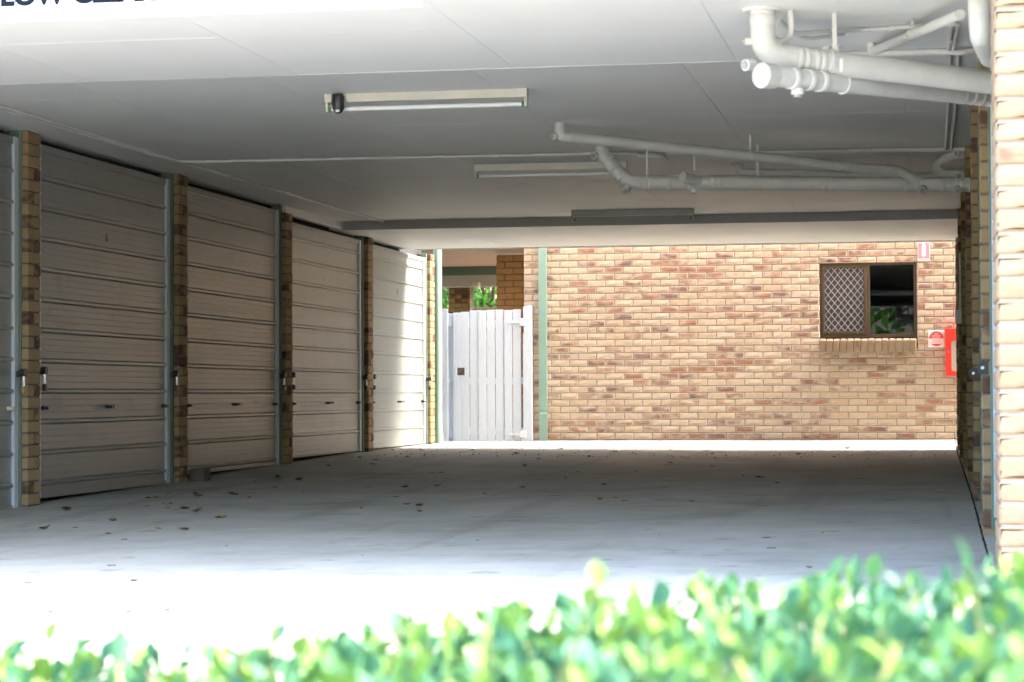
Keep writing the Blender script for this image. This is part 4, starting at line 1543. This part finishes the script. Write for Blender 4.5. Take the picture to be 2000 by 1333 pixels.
# crumbs and twigs nobody would count
q = MB()
rr = random.Random(3)
for k in range(420):
    far = rr.random() < .82
    y = rr.uniform(23.5, 28.6) if far else rr.uniform(9, 23)
    x = rr.uniform(-6.1, .1)
    s = rr.uniform(.006, .02) if far else rr.uniform(.003, .010)
    a = rr.uniform(0, 3.14)
    z = fz(x, y) + .002
    ca, sa_ = math.cos(a) * s, math.sin(a) * s
    q.add([(x - ca, y - sa_, z), (x + sa_ * .4, y - ca * .4, z + s * .5), (x + ca, y + sa_, z), (x - sa_ * .4, y + ca * .4, z + s * .3)], [(0, 1, 2, 3)])
for k in range(16):
    x, y, a, s = rr.uniform(-6, 0), rr.uniform(8.3, 20), rr.uniform(-.4, .4), rr.uniform(.02, .05)
    z = fz(x, y) + .003
    q.tube([(x, y, z), (x + math.cos(a) * s, y + math.sin(a) * s, z + .002)], .0018, 4, False)
tag(part('leaf_litter', q, paint('litter', (.07, .045, .03), .9, .4, 20)), 'scattered crumbs of dry leaf and twig over the concrete floor', 'litter', None, 'stuff')
# dirt lying in the joint between floor and threshold
q = MB()
for k in range(260):
    y = 8.4 + (28.2 - 8.4) * k / 260 + rr.uniform(-.03, .03)
    x = .228 + rr.uniform(-.004, .004)
    s = rr.uniform(.006, .016)
    z = fz(.22, y)
    q.add([(x - s * .5, y, z), (x, y - s * 2, z + s * .7), (x + s * .5, y, z), (x, y + s * 2, z + s * .5)], [(0, 1, 2, 3)])
tag(part('joint_dirt', q, paint('dirt', (.05, .035, .025), .9, .4, 20)), 'dark dirt packed in the floor joint along the right wall', 'dirt', None, 'stuff')

# ------------------------------------------------------------------ hedge
hedge = thing('hedge', (-.5, 2.3, -.15), 'low leafy green hedge out of focus along the bottom of the view', 'hedge')


def top(x):
    return .80 - float(np.interp(x, [-3, -1.0, -.85, -.7, -.55, -.3, -.1, .05, .2, 2], [.39, .385, .36, .325, .308, .286, .266, .258, .252, .25]))


def hl(seed):
    r2 = random.Random(seed)
    n = 4
    vs = []
    bend = r2.uniform(-.25, .35)
    for i in range(n + 1):
        t = i / n
        wd = .33 * math.sin(math.pi * min(1, t * .93 + .035)) ** .85
        z = -bend * t * t
        vs += [(t, -wd, z + wd * .45), (t, 0, z), (t, wd, z + wd * .45)]
    fs = []
    for i in range(n):
        a = i * 3
        fs += [(a, a + 1, a + 4, a + 3), (a + 1, a + 2, a + 5, a + 4)]
    return vs, fs


HLV = [hl(60 + k) for k in range(6)]
HLM = [MB().add(v, f, True).mesh('leaf', M_leaf) for v, f in HLV]
rr = random.Random(21)
items = []
stems = MB()
sprigs = []
for k in range(3300):
    x, y = rr.uniform(-2.3, 1.3), rr.uniform(1.80, 3.26)
    z = top(x) - (rr.random() ** (3.5 if k % 5 < 3 else 1.2)) * .13 + rr.gauss(0, .006)
    sprigs.append((x, y, z, 6))
for k in range(1100):
    x, y = rr.uniform(-2.3, 1.3), rr.uniform(1.78, 3.1)
    sprigs.append((x, y, top(x) - rr.uniform(.10, .5), 6))
for x, y, dz in ((-.765, 2.55, .045), (-.345, 2.3, .060), (-.22, 2.2, .04), (-.02, 2.2, .04), (.03, 2.35, .05), (-.90, 2.4, .045), (-.60, 2.5, .03), (-.12, 2.4, .03), (-.47, 2.35, .025), (-.8, 2.55, .03)):
    sprigs.append((x, y, top(x) + dz + .028, 4))
for x, y, z, n in sprigs:
    ax = Vector((rr.gauss(0, .28), rr.gauss(0, .28), 1)).normalized()
    base = Vector((x, y, z))
    young = rr.random()
    stems.tube([base - ax * .18, base], [.0038, .0024] if n == 4 else [.0022, .0012], 5, False)
    a0 = rr.uniform(0, 6.28)
    for k in range(n):
        h = k / max(1, n - 1)
        p = base - ax * (.085 * (1 - h))
        an = a0 + k * 2.4
        el = (1.05 * h + .25 + rr.gauss(0, .25))
        side = ax.orthogonal().normalized()
        side = (Matrix.Rotation(an, 3, ax) @ side)
        d = (side * math.cos(el) + ax * math.sin(el)).normalized()
        wv = ax.cross(d)
        if wv.length < .05:
            wv = side.cross(d)
        wv.normalize()
        wv = (Matrix.Rotation(rr.gauss(0, .5), 3, d) @ wv)
        nz = d.cross(wv).normalized()
        ln = rr.uniform(.030, .052) * (1 - .25 * h)
        t_ = min(1, max(0, .14 + .42 * rr.random() + (.55 * h if young > .55 else .12 * h) + (.12 if young > .8 else 0)))
        items.append((p, d, wv, nz, ln, t_, rr.randrange(6)))


def score(it):
    p = it[0]
    v = p - Vector((0, 0, .8))
    dep = v.dot(fwd)
    px, py = 1000 + 4400 * v.dot(right) / dep, 666 - 4400 * v.dot(up) / dep
    if not (10 < px < 1990 and py < 1325):
        return 1e9
    return (top(p.x) + .03 - p.z) * 6 + dep * .55


order = sorted(range(len(items)), key=lambda i: score(items[i]))
sel = set(order[:300])
q = MB()
cols = []
for i, (p, d, wv, nz, ln, t_, vi) in enumerate(items):
    if i in sel:
        o = link('leaf', HLM[vi], hedge)
        Mx = Matrix((d, wv, nz)).transposed().to_4x4()
        o.rotation_euler = Mx.to_euler()
        o.location = p - hedge.location
        o.scale = (ln, ln, ln)
        o.color = (t_, t_, t_, 1)
    else:
        vs, fs = HLV[vi]
        q.add([p + (d * a + wv * b + nz * c) * ln for a, b, c in vs], fs, True)
        cols += [(t_, t_, t_, 1)] * len(vs)
o = tag(part('foliage', q, M_leafm, hedge), kind='stuff')
at = o.data.color_attributes.new('tint', 'FLOAT_COLOR', 'POINT')
at.data.foreach_set('color', [c for cc in cols for c in cc])
tag(part('twigs', stems, M_twig, hedge), kind='stuff')
tr = MB()
for k in range(40):
    x, y = rr.uniform(-2.2, 1.2), rr.uniform(1.9, 3.0)
    tr.tube([(x, y, -.2), (x + rr.gauss(0, .04), y + rr.gauss(0, .04), .15), (x + rr.gauss(0, .08), y + rr.gauss(0, .08), .45)], [.008, .006, .003], 6)
tag(part('branches', tr, M_bark, hedge), kind='stuff')
